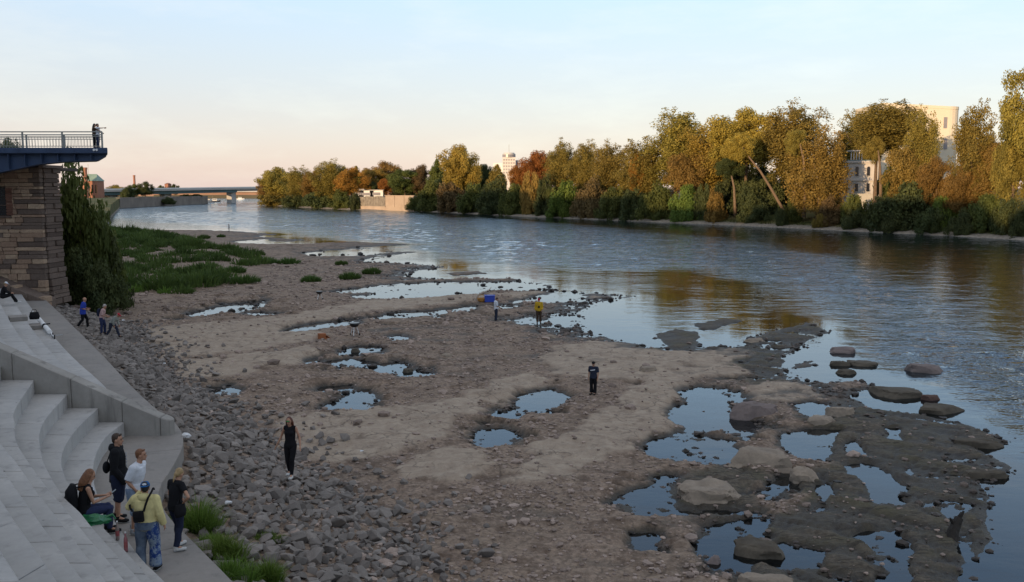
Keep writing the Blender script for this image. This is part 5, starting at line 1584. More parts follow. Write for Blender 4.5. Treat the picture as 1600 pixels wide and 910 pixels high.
def shoe(mb, J, k, g=0.0):
    a, t = J['an' + k], J['to' + k]
    f = (t - a); f.z = 0; f.normalize()
    zz = t.z + .018
    heel = V3(a.x, a.y, zz) - f * .045; tip = V3(t.x, t.y, zz - .004) + f * .035
    sd = V3(f.y, -f.x, 0)
    mb.tube([heel, heel + f * .05, lerp(heel, tip, .55), tip - f * .03, tip], [(.036 + g, .036), (.043 + g, .046), (.048 + g, .042), (.045 + g, .032), (.028 + g, .022)], 10, side=sd)
    mb.tube([V3(a.x, a.y, zz + .01), V3(a.x, a.y, a.z + .045)], [.044 + g, .042 + g], 8)

def person(label, loc, yaw, height, J=None, female=False, look=(0, 0), hair=('brown', 'short'), top=('black', 1.0, .014), bottom=('navy', 2.0, .012, 0.0), shoes='shoe_black',
           vox=.014, wide=1.0, curl=(.35, .35), hands=None, cap=None, hood=False, skin_top=True, group=None, long_top=0.0, armthick=1.0, legthick=1.0, pelvis_tilt=None):
    """one figure: skin body, hair, garments, shoes and face parts under one Empty at the feet"""
    Jd = base_joints(female)
    for k, v in (J or {}).items(): Jd[k] = Vector(v)
    J = Jd
    s = height / 1.75
    root = empty('person', loc, yaw, label, 'person', group)
    root.scale = (s, s, s)
    hm = Matrix.Rotation(look[0], 3, 'Z') @ Matrix.Rotation(look[1], 3, 'X')
    hc = J['head']
    def H(x, y, z): return hc + hm @ V3(x, y, z)
    # skin
    mb = MB()
    torso(mb, J, -.004, female, wide=wide)
    for k in 'LR':
        arm(mb, J, k, -.002, 2.0, .92 if female else 1.0); leg(mb, J, k, -.004, 2.0)
        hh = (hands or {}).get(k, {})
        hand(mb, J, k, curl[0 if k == 'L' else 1], hh.get('d'), hh.get('n'), vox)
        mb.tube([J['an' + k] + V3(0, 0, .02), lerp(J['an' + k], J['to' + k], .6) + V3(0, 0, .01), J['to' + k]], [.036, .034, .022], 8)
    mb.tube([J['neck'] - V3(0, 0, .05), lerp(J['neck'], hc, .5), H(0, -.012, -.02)], [.062, .052, .055], 10)
    mb.ell(H(0, -.008, .022), (.076, .096, .100), hm, 14, 10)        # skull
    mb.ell(H(0, .022, -.045), (.056, .068, .072), hm, 12, 8)         # jaw
    mb.tube([H(0, .080, .010), H(0, .106, -.026), H(0, .088, -.036)], [.010, .0155, .012], 6)     # nose
    mb.ell(H(0, .072, -.098), (.026, .020, .018), hm, 8, 6)          # chin
    for sx in (-1, 1): mb.ell(H(sx * .076, -.008, -.012), (.012, .022, .032), hm, 8, 6)
    link('body', remesh(mb, vox, 'body', 2), M['skin'], root)
    for sx in (-1, 1): MB().ell(H(sx * .031, .078, .006), (.0135, .010, .009), hm, 8, 6).build('eye', M['eye'], root)
    for sx in (-1, 1): MB().tube([H(sx * .014, .090, .026), H(sx * .034, .086, .030), H(sx * .052, .072, .024)], .0052, 5).build('eyebrow', HAIR[hair[0]], root)
    MB().tube([H(-.024, .082, -.064), H(0, .094, -.062), H(.024, .082, -.064)], [.0035, .0075, .0035], 6).build('lips', M['lips'], root)
    # hair
    style = hair[1]
    hb = MB()
    if style != 'bald':
        hb.ell(H(0, -.026, .038), (.084, .092, .095), hm, 14, 10)
        hb.ell(H(0, -.062, -.010), (.066, .048, .066), hm, 10, 8)
        if style == 'short': hb.tube([H(-.05, .045, .098), H(0, .062, .104), H(.05, .045, .098)], [.016, .022, .016], 6)
        if style in ('long', 'loose'):
            ln = .26 if style == 'long' else .18
            for j in range(9):
                a = math.pi * (j / 8) + math.pi
                x, y = .078 * math.cos(a), -.012 + .085 * math.sin(a)
                p0 = H(x, y, .03); 
                hb.tube([p0, H(x * 1.12, y * 1.15 - .006, -.08), H(x * 1.12, y * 1.1 - .02, -.16) , H(x * 1.0, y * 1.0 - .015, -.06 - ln)], [.030, .030, .027, .010], 7)
        if style == 'bun': hb.ell(H(0, -.11, -.02), (.040, .040, .045), hm, 10, 7); hb.tube([H(0, -.11, -.03), H(0, -.125, -.12), H(.005, -.115, -.20)], [.028, .024, .008], 7)
        link('hair', remesh(hb, max(vox, .010), 'hair', 2), HAIR[hair[0]], root)
    if cap:
        cb = MB(); cb.lathe([(.001, .118), (.050, .108), (.082, .070), (.090, .028), (.088, .022), (.001, .024)], (0, 0, 0), 16)
        back = cap[1]
        cb.tube([V3(0, .06 * back, .030), V3(0, .115 * back, .026), V3(0, .155 * back, .018)], [(.078, .010), (.072, .008), (.040, .006)], 10, side=(1, 0, 0))
        me = cb.mesh('cap', True)
        for v in me.vertices: v.co = hc + hm @ (V3(v.co.x, v.co.y * 1.12 - .012, v.co.z + .014))
        link('cap', me, CL[cap[0]], root)
        if cap[2]: MB().ell(H(0, -.118 if cap[2] < 0 else .098, .075), (.040, .016, .022), hm, 8, 6).build('cap_print', CL['white'], root)
    # garments
    tcol, sleeve, tg = top[:3]
    mb = MB(); torso(mb, J, tg, female, lo='hip' if long_top >= 0 else 'waist', wide=wide)
    if long_top > 0:
        side = (J['hpR'] - J['hpL']).normalized()
        mb.tube([J['waist'], J['hip'], J['hip'] + V3(0, 0, -long_top)], [(.165 * wide + tg, .12 * wide + tg), (.178 * wide + tg, .128 * wide + tg), (.186 * wide + tg, .138 * wide + tg)], 16, side=side)
    if sleeve > 0:
        for k in 'LR': arm(mb, J, k, tg, sleeve, armthick)
    if hood:
        b = J['neck']; mb.ell(b + hm @ V3(0, -.075, -.005), (.115, .075, .080), None, 12, 8)
        mb.tube([b + V3(.085, .03, -.02), b + V3(.10, -.05, .035), b + V3(0, -.10, .05), b + V3(-.10, -.05, .035), b + V3(-.085, .03, -.02)], .034, 8)
    else:
        if sleeve > 0: mb.tube([J['neck'] + V3(0, 0, -.07), J['neck'] + V3(0, 0, -.015)], [.085, .070], 12)
    top_o = link({'0': 'vest'}.get(str(int(sleeve * 10)), 'hoodie' if hood else ('shirt' if sleeve <= 1.2 else 'jacket')), remesh(mb, max(vox, .011), 'top', 3), CL[tcol], root)
    bcol, upto, bg_, fl = bottom[:4]
    mb = MB(); side = (J['hpR'] - J['hpL']).normalized()
    mb.tube([J['hip'] + V3(0, 0, -.08), J['hip'] + V3(0, 0, .0), lerp(J['hip'], J['waist'], .55)], [(.150 * wide + bg_, .112 * wide + bg_), (.165 * wide + bg_, .118 * wide + bg_), (.150 * wide + bg_, .108 * wide + bg_)], 16, side=side)
    for k in 'LR': leg(mb, J, k, bg_, upto, legthick, fl)
    link('shorts' if upto < 1.6 else 'trousers', remesh(mb, max(vox, .011), 'bottom', 3), CL[bcol], root)
    for k in 'LR':
        mb = MB(); shoe(mb, J, k, .006)
        so = link('shoe', remesh(mb, max(vox * .8, .008), 'shoe', 2), CL[shoes], root)
        a, t = J['an' + k], J['to' + k]; f = (t - a); f.z = 0; f.normalize()
        if vox < .012:
            p = V3(a.x, a.y, t.z - .010)
            MB().tube([p - f * .05, p + f * .06, p + f * .19], [(.040, .012), (.050, .012), (.034, .010)], 8, side=(f.y, -f.x, 0)).build('sole', CL['shoe_white'] if shoes != 'shoe_white' else CL['grey'], so)
    root['J'] = 0
    del root['J']
    return root, J, H

def walk_loc(px, py, z=WALK_Z):
    x, y = W(px, py, z); return (x, y, z)
def wpt(root, p):
    """local figure point to the scene"""
    s = root.scale[0]
    return Vector(root.location) + Matrix.Rotation(root.rotation_euler.z, 3, 'Z') @ (Vector(p) * s)

# --- group on the walkway -------------------------------------------------
r1, J1, H1 = person('person in black hoodie and dark knee shorts standing in front of the low concrete tiers', walk_loc(188, 814), R(-78), 1.86,
    {'wrR': (.20, .17, .80), 'elR': (.235, -.02, 1.10), 'elL': (-.235, -.06, 1.13), 'wrL': (-.20, .12, .90), 'anL': (-.12, -.10, .085), 'toL': (-.16, .06, .03), 'knL': (-.105, -.01, .49)},
    look=(R(-8), R(-4)), hair=('brown', 'short'), top=('black', 2.0, .030), bottom=('navy', 1.12, .042, 0), shoes='shoe_black', vox=.0095, hood=True, curl=(.5, .75), long_top=.12, armthick=1.1)
mb = MB()
for k, (z0, w) in enumerate(((1.36, .03), (1.30, .05), (1.24, .035), (1.18, .045), (1.12, .03))):
    mb.box((.035, .168, z0), (w, .012, .035))
mb.build('chest_print', CL['grey'], r1)
r2, J2, H2 = person('person in loose white T-shirt and pale denim shorts leaning forward with hands in pockets', walk_loc(213, 833), R(-92), 1.74,
    {'waist': (0, .02, 1.06), 'chest': (0, .075, 1.26), 'neck': (0, .115, 1.46), 'head': (0, .17, 1.615), 'shL': (-.185, .085, 1.385), 'shR': (.185, .085, 1.385),
     'elR': (.25, -.02, 1.14), 'wrR': (.19, .11, .95), 'elL': (-.25, .0, 1.14), 'wrL': (-.19, .12, .95), 'anL': (-.12, -.13, .085), 'toL': (-.17, .02, .03), 'knL': (-.12, .0, .49), 'knR': (.11, .06, .49)},
    look=(R(12), R(0)), hair=('ginger', 'short'), top=('white', .9, .034), bottom=('lightdenim', 1.22, .045, 0), shoes='grey', vox=.0095, curl=(.7, .7), long_top=.10, armthick=1.12)
r3, J3, H3 = person('person in pale yellow hoodie, blue cap and washed baggy jeans seen from behind', walk_loc(232, 893), R(2), 1.66,
    {'elL': (-.33, .06, 1.25), 'wrL': (-.13, .17, 1.50), 'elR': (.27, -.03, 1.14), 'wrR': (.30, .06, .91), 'anR': (.13, .03, .085), 'toR': (.15, .20, .03), 'anL': (-.13, -.05, .085), 'toL': (-.15, .12, .03), 'knL': (-.125, .03, .49), 'knR': (.125, .06, .49)},
    female=False, look=(R(12), R(-12)), hair=('dark', 'short'), top=('cream', 2.0, .034), bottom=('washdenim', 1.96, .040, .035), shoes='shoe_black', vox=.0095, hood=True, cap=('capblue', -1, -1), wide=1.10, curl=(.6, .35), hands={'L': {'d': V3(.25, .1, .9)}}, armthick=1.1, legthick=1.0)
mb = MB(); torso(mb, J3, .039, wide=1.10); 
me = mb.mesh('waistband'); 
MB().tube([J3['hip'] + V3(0, 0, -.03), J3['hip'] + V3(0, 0, .02)], [(.206, .158), (.204, .156)], 18, side=(1, 0, 0)).build('waistband', CL['black'], r3)
MB().ell(J3['neck'] + V3(0, -.075, .02), (.075, .045, .035), None, 12, 8).build('collar', CL['white'], r3)
def printed_denim():
    m, nt, b = new_mat('printed_denim', .92, .15)
    n1 = nz(nt, 7, 5, .75); n2 = nz(nt, 17, 4, .6)
    col = mixc(nt, mrange(nt, n1.outputs['Fac'], .47, .53), (.20, .25, .31), (.018, .045, .17))
    col = mixc(nt, mrange(nt, n2.outputs['Fac'], .52, .62, 0, .6), col, (.10, .15, .26))
    nt.links.new(col, b.inputs['Base Color']); return m
mb = MB(); leg(mb, J3, 'R', .0475, 1.9, 1.0, .035)
pr = remesh(mb, .011, 'printed_leg', 3); link('printed_leg', pr, printed_denim(), r3)
r4, J4, H4 = person('person with tied blond hair and black top seen from behind, hand on hip', walk_loc(277, 858), R(-28), 1.60,
    {'chest': (0, .03, 1.27), 'neck': (0, .07, 1.45), 'head': (0, .135, 1.575), 'shL': (-.165, .045, 1.40), 'shR': (.165, .035, 1.40), 'elR': (.44, -.05, 1.20), 'wrR': (.20, .03, 1.02), 'elL': (-.22, .04, 1.13), 'wrL': (-.17, .20, 1.02),
     'anR': (.10, -.12, .085), 'toR': (.20, .02, .03), 'anL': (-.10, .13, .085), 'toL': (-.10, .29, .03), 'knL': (-.09, .12, .49), 'knR': (.11, .0, .49)},
    female=True, look=(R(5), R(-26)), hair=('blond', 'bun'), top=('black', .55, .016), bottom=('navy', 1.95, .014, .012), shoes='shoe_white', vox=.0095, curl=(.5, .6), hands={'R': {'d': V3(-.6, .2, -.5), 'n': V3(-.6, 0, .2)}})
r5y = R(-56)
sx, sy = W(132, 806, 3.0)
r5, J5, H5 = person('person with long auburn hair sitting on the lower tier, looking at a phone', (sx, sy, 3.0 - .40), r5y, 1.70,
    {'hip': (0, 0, .50), 'waist': (0, .0, .64), 'chest': (0, .05, .85), 'neck': (0, .085, 1.03), 'head': (0, .13, 1.18), 'shL': (-.165, .06, .975), 'shR': (.165, .06, .975),
     'elR': (.20, .14, .70), 'wrR': (.10, .37, .73), 'elL': (-.20, .15, .70), 'wrL': (-.03, .37, .74), 'hpL': (-.09, .03, .49), 'hpR': (.09, .03, .49), 'knL': (-.10, .44, .50), 'knR': (.10, .45, .51),
     'anL': (-.10, .40, .085), 'anR': (.10, .42, .085), 'toL': (-.11, .57, .03), 'toR': (.12, .59, .03)},
    female=True, look=(0, R(-24)), hair=('ginger', 'long'), top=('black', 0, .012), bottom=('bluejean', 1.95, .012, .006), shoes='shoe_black', vox=.0095, curl=(.7, .6), hands={'R': {'d': V3(-.2, .9, .15), 'n': V3(-.3, 0, .9)}, 'L': {'d': V3(.5, .8, .15), 'n': V3(.2, 0, .9)}})
MB().ell(J5['chest'] + V3(0, .10, .02), (.085, .05, .10), None, 12, 8).build('pale_front', CL['white'], r5)

# --- on the rocks ----------------------------------------------------------
x, y = W(455, 745, 1.0)
for _ in range(6):
    z = float(terrain(np.array([x]), np.array([y]))[0]) + .26; x, y = W(455, 745, z)
r6, J6, H6 = person('person in black vest, black trousers and white shoes walking over the grey stones', (x, y, z), R(172), 1.72,
    {'elL': (-.27, -.01, 1.15), 'wrL': (-.33, .10, .93), 'elR': (.27, -.02, 1.15), 'wrR': (.37, .06, .93), 'anL': (-.075, .16, .085), 'toL': (-.09, .32, .03), 'knL': (-.09, .13, .50), 'anR': (.085, -.12, .11), 'toR': (.10, .04, .05), 'knR': (.09, .02, .50), 'head': (0, .05, 1.615)},
    female=True, look=(0, R(-14)), hair=('red', 'long'), top=('black', 0, .010), bottom=('black', 1.96, .010, .004), shoes='shoe_white', vox=.011, curl=(.2, .2))
MB().ell(H6(0, .085, .045), (.055, .016, .012), None, 10, 6).build('visor', CL['green'], r6)
def on_bed(px, py, dz=0.0):
    x, y, z = ground(px, py); return (x, y, z + dz)
r7, J7, H7 = person('child in navy T-shirt with pale stripe and black trousers standing on the smooth rock', on_bed(927, 617), R(155), 1.47,
    {'elL': (-.25, -.02, 1.14), 'elR': (.25, -.02, 1.14), 'anL': (-.09, .03, .085), 'toL': (-.11, .19, .03)}, look=(R(20), 0), hair=('dark', 'short'), top=('darkblue', .8, .025), bottom=('black', 1.92, .03, .03), shoes='shoe_black', vox=.013, cap=('black', 1, 0), long_top=.05, armthick=1.2)
MB().box((-.01, .163, 1.32), (.24, .03, .045), rot=Euler((0, R(12), 0))).build('chest_stripe', CL['white'], r7)
MB().tube([J7['hip'] + V3(0, 0, -.01), J7['hip'] + V3(0, 0, .04)], [(.198, .152), (.196, .150)], 16, side=(1, 0, 0)).build('hem_stripe', CL['grey'], r7)
r8, J8, H8 = person('person in white shirt and dark blue jeans looking down beside the blue crate', on_bed(775, 501), R(-75), 1.74,
    {'head': (0, .07, 1.60), 'neck': (0, .01, 1.46), 'elL': (-.22, .03, 1.14), 'wrL': (-.10, .22, 1.02), 'elR': (.22, .03, 1.14), 'wrR': (.10, .22, 1.02)}, look=(0, R(-28)), hair=('brown', 'short'), top=('white', 1.0, .028), bottom=('darkblue', 1.94, .018, .02), vox=.016, armthick=1.15)
r9, J9, H9 = person('person in yellow jersey with black emblem and brown trousers at the edge of the pools', on_bed(842, 505), R(178), 1.72,
    {'elL': (-.25, .0, 1.14), 'wrL': (-.20, .12, .93), 'elR': (.25, .0, 1.14)}, look=(0, R(-18)), hair=('dark', 'short'), top=('yellow', 1.9, .030), bottom=('brown', 1.95, .03, .02), vox=.016, cap=('red', 1, 0), long_top=.06)
MB().ell((0, .172, 1.16), (.075, .02, .085), None, 12, 8).build('emblem', CL['black'], r9)
x, y = W(131, 520, 1.25); z = float(terrain(np.array([x]), np.array([y]))[0]) + .1
r10, J10, H10 = person('balding person in bright blue shirt walking carefully over the stones below the pier', (x, y, z), R(-72), 1.76,
    {'chest': (0, .04, 1.27), 'neck': (0, .07, 1.46), 'head': (0, .12, 1.605), 'shL': (-.19, .05, 1.41), 'shR': (.19, .05, 1.41), 'elL': (-.25, .02, 1.14), 'wrL': (-.20, .24, 1.10), 'elR': (.25, .0, 1.14), 'wrR': (.19, .22, 1.08),
     'anL': (-.10, .20, .085), 'toL': (-.11, .36, .03), 'knL': (-.10, .20, .50), 'anR': (.10, -.32, .12), 'toR': (.11, -.17, .05), 'knR': (.10, -.02, .50)}, look=(0, R(-18)), hair=('grey', 'bald'), top=('blue', .95, .030), bottom=('black', 1.95, .02, .01), vox=.014, long_top=.12, armthick=1.2)
x, y = W(160, 524, 1.1); z = float(terrain(np.array([x]), np.array([y]))[0]) + .06
r11, J11, H11 = person('person in pink shirt with dark backpack picking a way over the stones', (x, y, z), R(-80), 1.74,
    {'chest': (0, .08, 1.25), 'neck': (0, .13, 1.43), 'head': (0, .19, 1.57), 'shL': (-.18, .10, 1.39), 'shR': (.18, .10, 1.39), 'elR': (.24, .08, 1.10), 'wrR': (.14, .30, 1.02), 'elL': (-.24, .08, 1.12), 'wrL': (-.14, .30, 1.02),
     'anL': (-.10, .12, .085), 'toL': (-.11, .28, .03), 'knL': (-.10, .14, .50)}, look=(0, R(-25)), hair=('grey', 'short'), top=('pink', 1.0, .024), bottom=('bluejean', 1.95, .018, .01), vox=.014)
x, y = W(176, 527, 1.0); z = float(terrain(np.array([x]), np.array([y]))[0]) + .06
r12, J12, H12 = person('stooping person in red cap and grey shirt taking a long step over the stones', (x, y, z), R(-95), 1.66,
    {'hip': (0, -.02, .86), 'waist': (0, .06, .98), 'chest': (0, .21, 1.13), 'neck': (0, .31, 1.24), 'head': (0, .41, 1.33), 'shL': (-.18, .27, 1.22), 'shR': (.18, .27, 1.22), 'elL': (-.22, .24, .95), 'wrL': (-.17, .33, .72), 'elR': (.22, .20, .96), 'wrR': (.18, .20, .74),
     'hpL': (-.09, -.02, .84), 'hpR': (.09, -.02, .84), 'knL': (-.10, .24, .49), 'anL': (-.10, .36, .085), 'toL': (-.11, .52, .03), 'knR': (.10, -.10, .45), 'anR': (.10, -.36, .11), 'toR': (.11, -.21, .04)},
    look=(0, R(-35)), hair=('grey', 'short'), top=('greyplaid', 1.9, .024), bottom=('darkblue', 1.95, .018, .01), vox=.014, cap=('red', 1, 0))
r13, J13, H13 = person('small distant person in grey standing at the water on the far sandbar', on_bed(358, 362.5), R(120), 1.72, {}, hair=('dark', 'short'), top=('grey', 1.8, .03), bottom=('grey', 1.95, .02, .01), vox=.02)
# seated at the left edge on the stepped embankment
sx, sy = W(4, 466, 3.4)
r14, J14, H14 = person('person in black sitting on the upper tier at the left edge, white shoes stretched forward', (sx, sy, 3.0), R(-62), 1.72,
    {'hip': (0, 0, .50), 'waist': (0, .01, .64), 'chest': (0, .09, .84), 'neck': (0, .14, 1.02), 'head': (0, .20, 1.16), 'shL': (-.18, .11, .97), 'shR': (.18, .11, .97), 'elR': (.22, .22, .74), 'wrR': (.12, .42, .66), 'elL': (-.22, .22, .74), 'wrL': (-.12, .42, .66),
     'hpL': (-.09, .03, .49), 'hpR': (.09, .03, .49), 'knL': (-.10, .45, .58), 'knR': (.10, .46, .58), 'anL': (-.10, .62, .15), 'anR': (.10, .70, .15), 'toL': (-.11, .77, .16), 'toR': (.12, .85, .16)},
    look=(0, R(-20)), hair=('blond', 'short'), top=('black', 1.9, .02), bottom=('black', 1.95, .02, .01), shoes='shoe_white', vox=.015, cap=('white', 1, 0))
# couple leaning on the platform rail
dz = PLAT_Z
xa = at_depth(147.5, 220, 57.2)[0]; xb = at_depth(153, 220, 57.3)[0]
r15, J15, H15 = person('person with dark hair at the platform rail, arm round the companion', (xa, 57.2, dz), R(-80), 1.50,
    {'elR': (.15, .28, 1.30), 'wrR': (.02, .44, 1.20), 'elL': (-.2, .22, 1.2), 'wrL': (-.1, .42, 1.12), 'head': (0, .06, 1.62)}, look=(0, R(-8)), hair=('dark', 'loose'), top=('brown', 1.0, .018), bottom=('black', 1.95, .015, .01), vox=.016)
r16, J16, H16 = person('person in pale top at the very end of the platform, pointing out over the river', (xb, 57.3, dz), R(-86), 1.50,
    {'elR': (.20, .27, 1.42), 'wrR': (.16, .52, 1.44), 'elL': (-.22, .12, 1.14), 'wrL': (-.12, .30, 1.08)}, look=(0, 0), hair=('dark', 'short'), top=('white', .9, .026), bottom=('bluejean', 1.95, .018, .01), vox=.016, hands={'R': {'d': V3(0, 1, .05)}}, curl=(.3, .15))
# ------------------------------------------------------------------ stones
def stone_material(name, c1, c2, per=.28):
    m, nt, b = new_mat(name, .93, .2)
    n1 = nz(nt, 2.2, 5, .65, 'World'); n2 = nz(nt, 14, 5, .7, 'World')
    col = mixc(nt, mrange(nt, n1.outputs['Fac'], .3, .7), c1, c2)
    col = mixc(nt, mrange(nt, n2.outputs['Fac'], .45, .7, 0, .45), col, tuple(x * .55 for x in c1))
    a = nt.nodes.new('ShaderNodeAttribute'); a.attribute_name = 'tint'
    oi = nt.nodes.new('ShaderNodeObjectInfo')
    s = nt.nodes.new('ShaderNodeMath'); s.operation = 'ADD'; nt.links.new(a.outputs['Fac'], s.inputs[0]); nt.links.new(oi.outputs['Random'], s.inputs[1])
    f = nt.nodes.new('ShaderNodeMath'); f.operation = 'FRACT'; nt.links.new(s.outputs[0], f.inputs[0])
    hv = nt.nodes.new('ShaderNodeHueSaturation'); nt.links.new(mrange(nt, f.outputs[0], 0, 1, 1 - per, 1 + per), hv.inputs['Value']); nt.links.new(col, hv.inputs['Color'])
    wa = nt.nodes.new('ShaderNodeAttribute'); wa.attribute_name = 'wet'
    out = mixc(nt, wa.outputs['Fac'], hv.outputs[0], (.028, .024, .020))
    nt.links.new(out, b.inputs['Base Color'])
    nt.links.new(mrange(nt, wa.outputs['Fac'], 0, 1, .93, .5), b.inputs['Roughness'])
    bump(nt, b, n2.outputs['Fac'], .6, .02)
    return m
M['riprap'] = stone_material('quarry_stone', (.235, .203, .178), (.163, .143, .127))
M['pebble'] = stone_material('river_gravel', (.36, .275, .225), (.235, .180, .148), .38)
M['tanrock'] = stone_material('tan_rock', (.34, .272, .205), (.22, .178, .138), .06)
M['purplerock'] = stone_material('purplish_rock', (.235, .185, .165), (.155, .125, .115), .06)
M['darkrock'] = stone_material('dark_wet_rock', (.13, .108, .08), (.07, .058, .044), .06)
M['redrock'] = stone_material('reddish_rock', (.15, .088, .07), (.10, .062, .05), .06)

def hull_mesh(seed, n=13, flat=.72, bev=.035):
    rs = np.random.RandomState(seed)
    bm = bmesh.new()
    P = rs.normal(size=(n, 3)); P /= np.linalg.norm(P, axis=1)[:, None]
    P = np.sign(P) * np.abs(P) ** .75 * .5
    for p in P: bm.verts.new((p[0] * rs.uniform(.85, 1.15), p[1] * rs.uniform(.75, 1.05), p[2] * flat))
    r = bmesh.ops.convex_hull(bm, input=bm.verts)
    bmesh.ops.delete(bm, geom=[v for v in bm.verts if not v.link_faces], context='VERTS')
    bmesh.ops.dissolve_limit(bm, angle_limit=.30, verts=bm.verts, edges=bm.edges)
    if bev: bmesh.ops.bevel(bm, geom=list(bm.edges), offset=bev * .5, segments=1, affect='EDGES', profile=.5)
    bmesh.ops.triangulate(bm, faces=bm.faces)
    me = bpy.data.meshes.new('stone'); bm.to_mesh(me); bm.free(); me.update()
    return me
def arrs(me):
    V = np.empty(len(me.vertices) * 3); me.vertices.foreach_get('co', V)
    F = np.array([p.vertices[:] for p in me.polygons])
    return V.reshape(-1, 3), F
HULLS = [hull_mesh(300 + i) for i in range(20)]
HARR = [arrs(hull_mesh(300 + i, bev=0)) for i in range(20)]
rsp = np.random.RandomState(77)
# positions: dart throwing with a hash grid
lo_, hi2 = RIP_POLY.min(0), RIP_POLY.max(0)
cand = lo_ + rsp.rand(170000, 2) * (hi2 - lo_)
cand = cand[(cand[:, 1] > 10.5) & (cand[:, 1] < 62)]
dl_ = seg_dist(RIP_LOW, cand[:, 0], cand[:, 1], False)
ins = inside(RIP_POLY, cand[:, 0], cand[:, 1])
keep = ins | (rsp.rand(len(cand)) < .5 * np.exp(-dl_ / .7))
doo = seg_dist(OUTER, cand[:, 0], cand[:, 1], False)
keep &= ~(inside(np.vstack([OUTER, [(-60, 4), (-60, 62)]]), cand[:, 0], cand[:, 1])) & (doo > .16)
cand, dl_, ins = cand[keep], dl_[keep], ins[keep]
grid, sel_ = {}, []
for i, (x, y) in enumerate(cand):
    e = 1 if ins[i] else -1
    s = rsp.choice([.20, .27, .34, .43, .55], p=[.20, .30, .28, .16, .06]) * (1.0 if ins[i] and dl_[i] > .5 else .75)
    gx, gy = int(x / .5), int(y / .5); ok = True
    for a in (-1, 0, 1):
        for b in (-1, 0, 1):
            for (xx, yy, ss) in grid.get((gx + a, gy + b), ()):
                if (xx - x) ** 2 + (yy - y) ** 2 < (.335 * (s + ss)) ** 2: ok = False; break
            if not ok: break
        if not ok: break
    if ok:
        grid.setdefault((gx, gy), []).append((x, y, s)); sel_.append((x, y, s))
sel_ = np.array(sel_)
zs = terrain(sel_[:, 0], sel_[:, 1])
dep = np.hypot(sel_[:, 0], sel_[:, 1])
vis = (800 + FPX * sel_[:, 0] / (sel_[:, 1] * CP + 8 * SP) > -20) & (455 - FPX * (sel_[:, 1] * SP - 7.6 * CP) / (sel_[:, 1] * CP + 7.6 * SP) < 925)
order = np.argsort(-(sel_[:, 2] / dep) * vis)
PV, PF, PT, off_ = [], [], [], 0
for rank, i in enumerate(order):
    x, y, s = sel_[i]
    eu = Euler((rsp.normal() * .35, rsp.normal() * .35, rsp.rand() * 6.28))
    sc = (s * rsp.uniform(1.0, 1.35), s * rsp.uniform(.85, 1.1), s * rsp.uniform(.7, 1.05))
    loc = (x, y, zs[i] + .16 * s)
    k = rsp.randint(len(HULLS))
    if rank < 290 and vis[i]:
        o = link('riprap_stone', HULLS[k], M['riprap'], None, loc, eu, sc)
        tag(o, 'angular grey quarry stone lying in the rubble slope beside the walkway', 'stone', 'grey quarry stones of the rubble slope')
    else:
        Vk, Fk = HARR[k]
        R3 = np.array(eu.to_matrix())
        PV.append((Vk * np.array(sc)) @ R3.T + np.array(loc)); PF.append(Fk + off_); PT.append(np.full(len(Vk), rsp.rand())); off_ += len(Vk)
V = np.vstack(PV); 
tag(link('rubble_slope', np_mesh('rubble_slope', V, np.vstack(PF), False, {'tint': np.concatenate(PT)}), M['riprap']), 'smaller and farther grey stones of the rubble slope', 'rubble', kind='stuff')

# gravel over the bed: denser close by, never on the open water
ico = bmesh.new(); bmesh.ops.create_icosphere(ico, subdivisions=1, radius=.5)
me = bpy.data.meshes.new('i'); ico.to_mesh(me); ico.free(); IV, IF = arrs(me)
def pebbles(N, smin, smax, y0, y1, wetrange, seed, slab_p=.05, shelf_p=.12, sizepow=2.2, near_pool=False):
    rs = np.random.RandomState(seed)
    yy = y0 * (y1 / y0) ** (rs.rand(N) ** .8)
    xx = (rs.rand(N) * 2 - 1) * (.60 * yy + 2) 
    h, sl, sh, sd_, t = terrain(xx, yy, True)
    p = (1 - sl * (1 - slab_p)) * (1 - sh * (1 - shelf_p)) * (sd_ > -2.5) * (t < .6)
    pat = sstep(-.25, .35, fbm(xx / 3.2, yy / 3.2, 3, 72))
    p = p * (.25 + .75 * pat)
    if near_pool: p = .6 * np.exp(-(np.abs(h) / .05) ** 2) * (t < .3) * (sd_ > -3) * (.2 + .8 * pat)
    k = (rs.rand(N) < p) & (h > -.12)
    sed = sdf(SEDGE, xx, yy)
    k &= sed < 1
    xx, yy, h = xx[k], yy[k], h[k]
    n = len(xx)
    s = (smin + (smax - smin) * rs.rand(n) ** sizepow) * (1 + .018 * np.maximum(0, yy - 20))
    A = rs.rand(n) * 6.283
    jit = 1 + rs.normal(size=(n, len(IV), 1)) * .17
    V = IV[None] * jit * np.stack([s * rs.uniform(1, 1.5, n), s, s * rs.uniform(.45, .8, n)], 1)[:, None, :]
    ca, sa = np.cos(A)[:, None], np.sin(A)[:, None]
    V = np.stack([V[..., 0] * ca - V[..., 1] * sa + xx[:, None], V[..., 0] * sa + V[..., 1] * ca + yy[:, None], V[..., 2] + (h + .12 * s)[:, None]], -1)
    F = (IF[None] + (np.arange(n) * len(IV))[:, None, None]).reshape(-1, 3)
    w = (1 - sstep(*wetrange, h)) * rs.uniform(.75, 1, n)
    return np_mesh('gravel', V.reshape(-1, 3), F, False, {'tint': np.repeat(rs.rand(n), len(IV)), 'wet': np.repeat(w, len(IV))})
tag(link('gravel', pebbles(92000, .026, .14, 13, 120, (.0, .12), 5, slab_p=.10), M['pebble']), 'loose brown gravel over the dry river bed', 'gravel', kind='stuff')
tag(link('pool_stones', pebbles(70000, .05, .26, 15, 150, (.02, .14), 6, near_pool=True, sizepow=3.2), M['pebble']), 'dark wet stones along the pool edges and in the shallows', 'stones', kind='stuff')
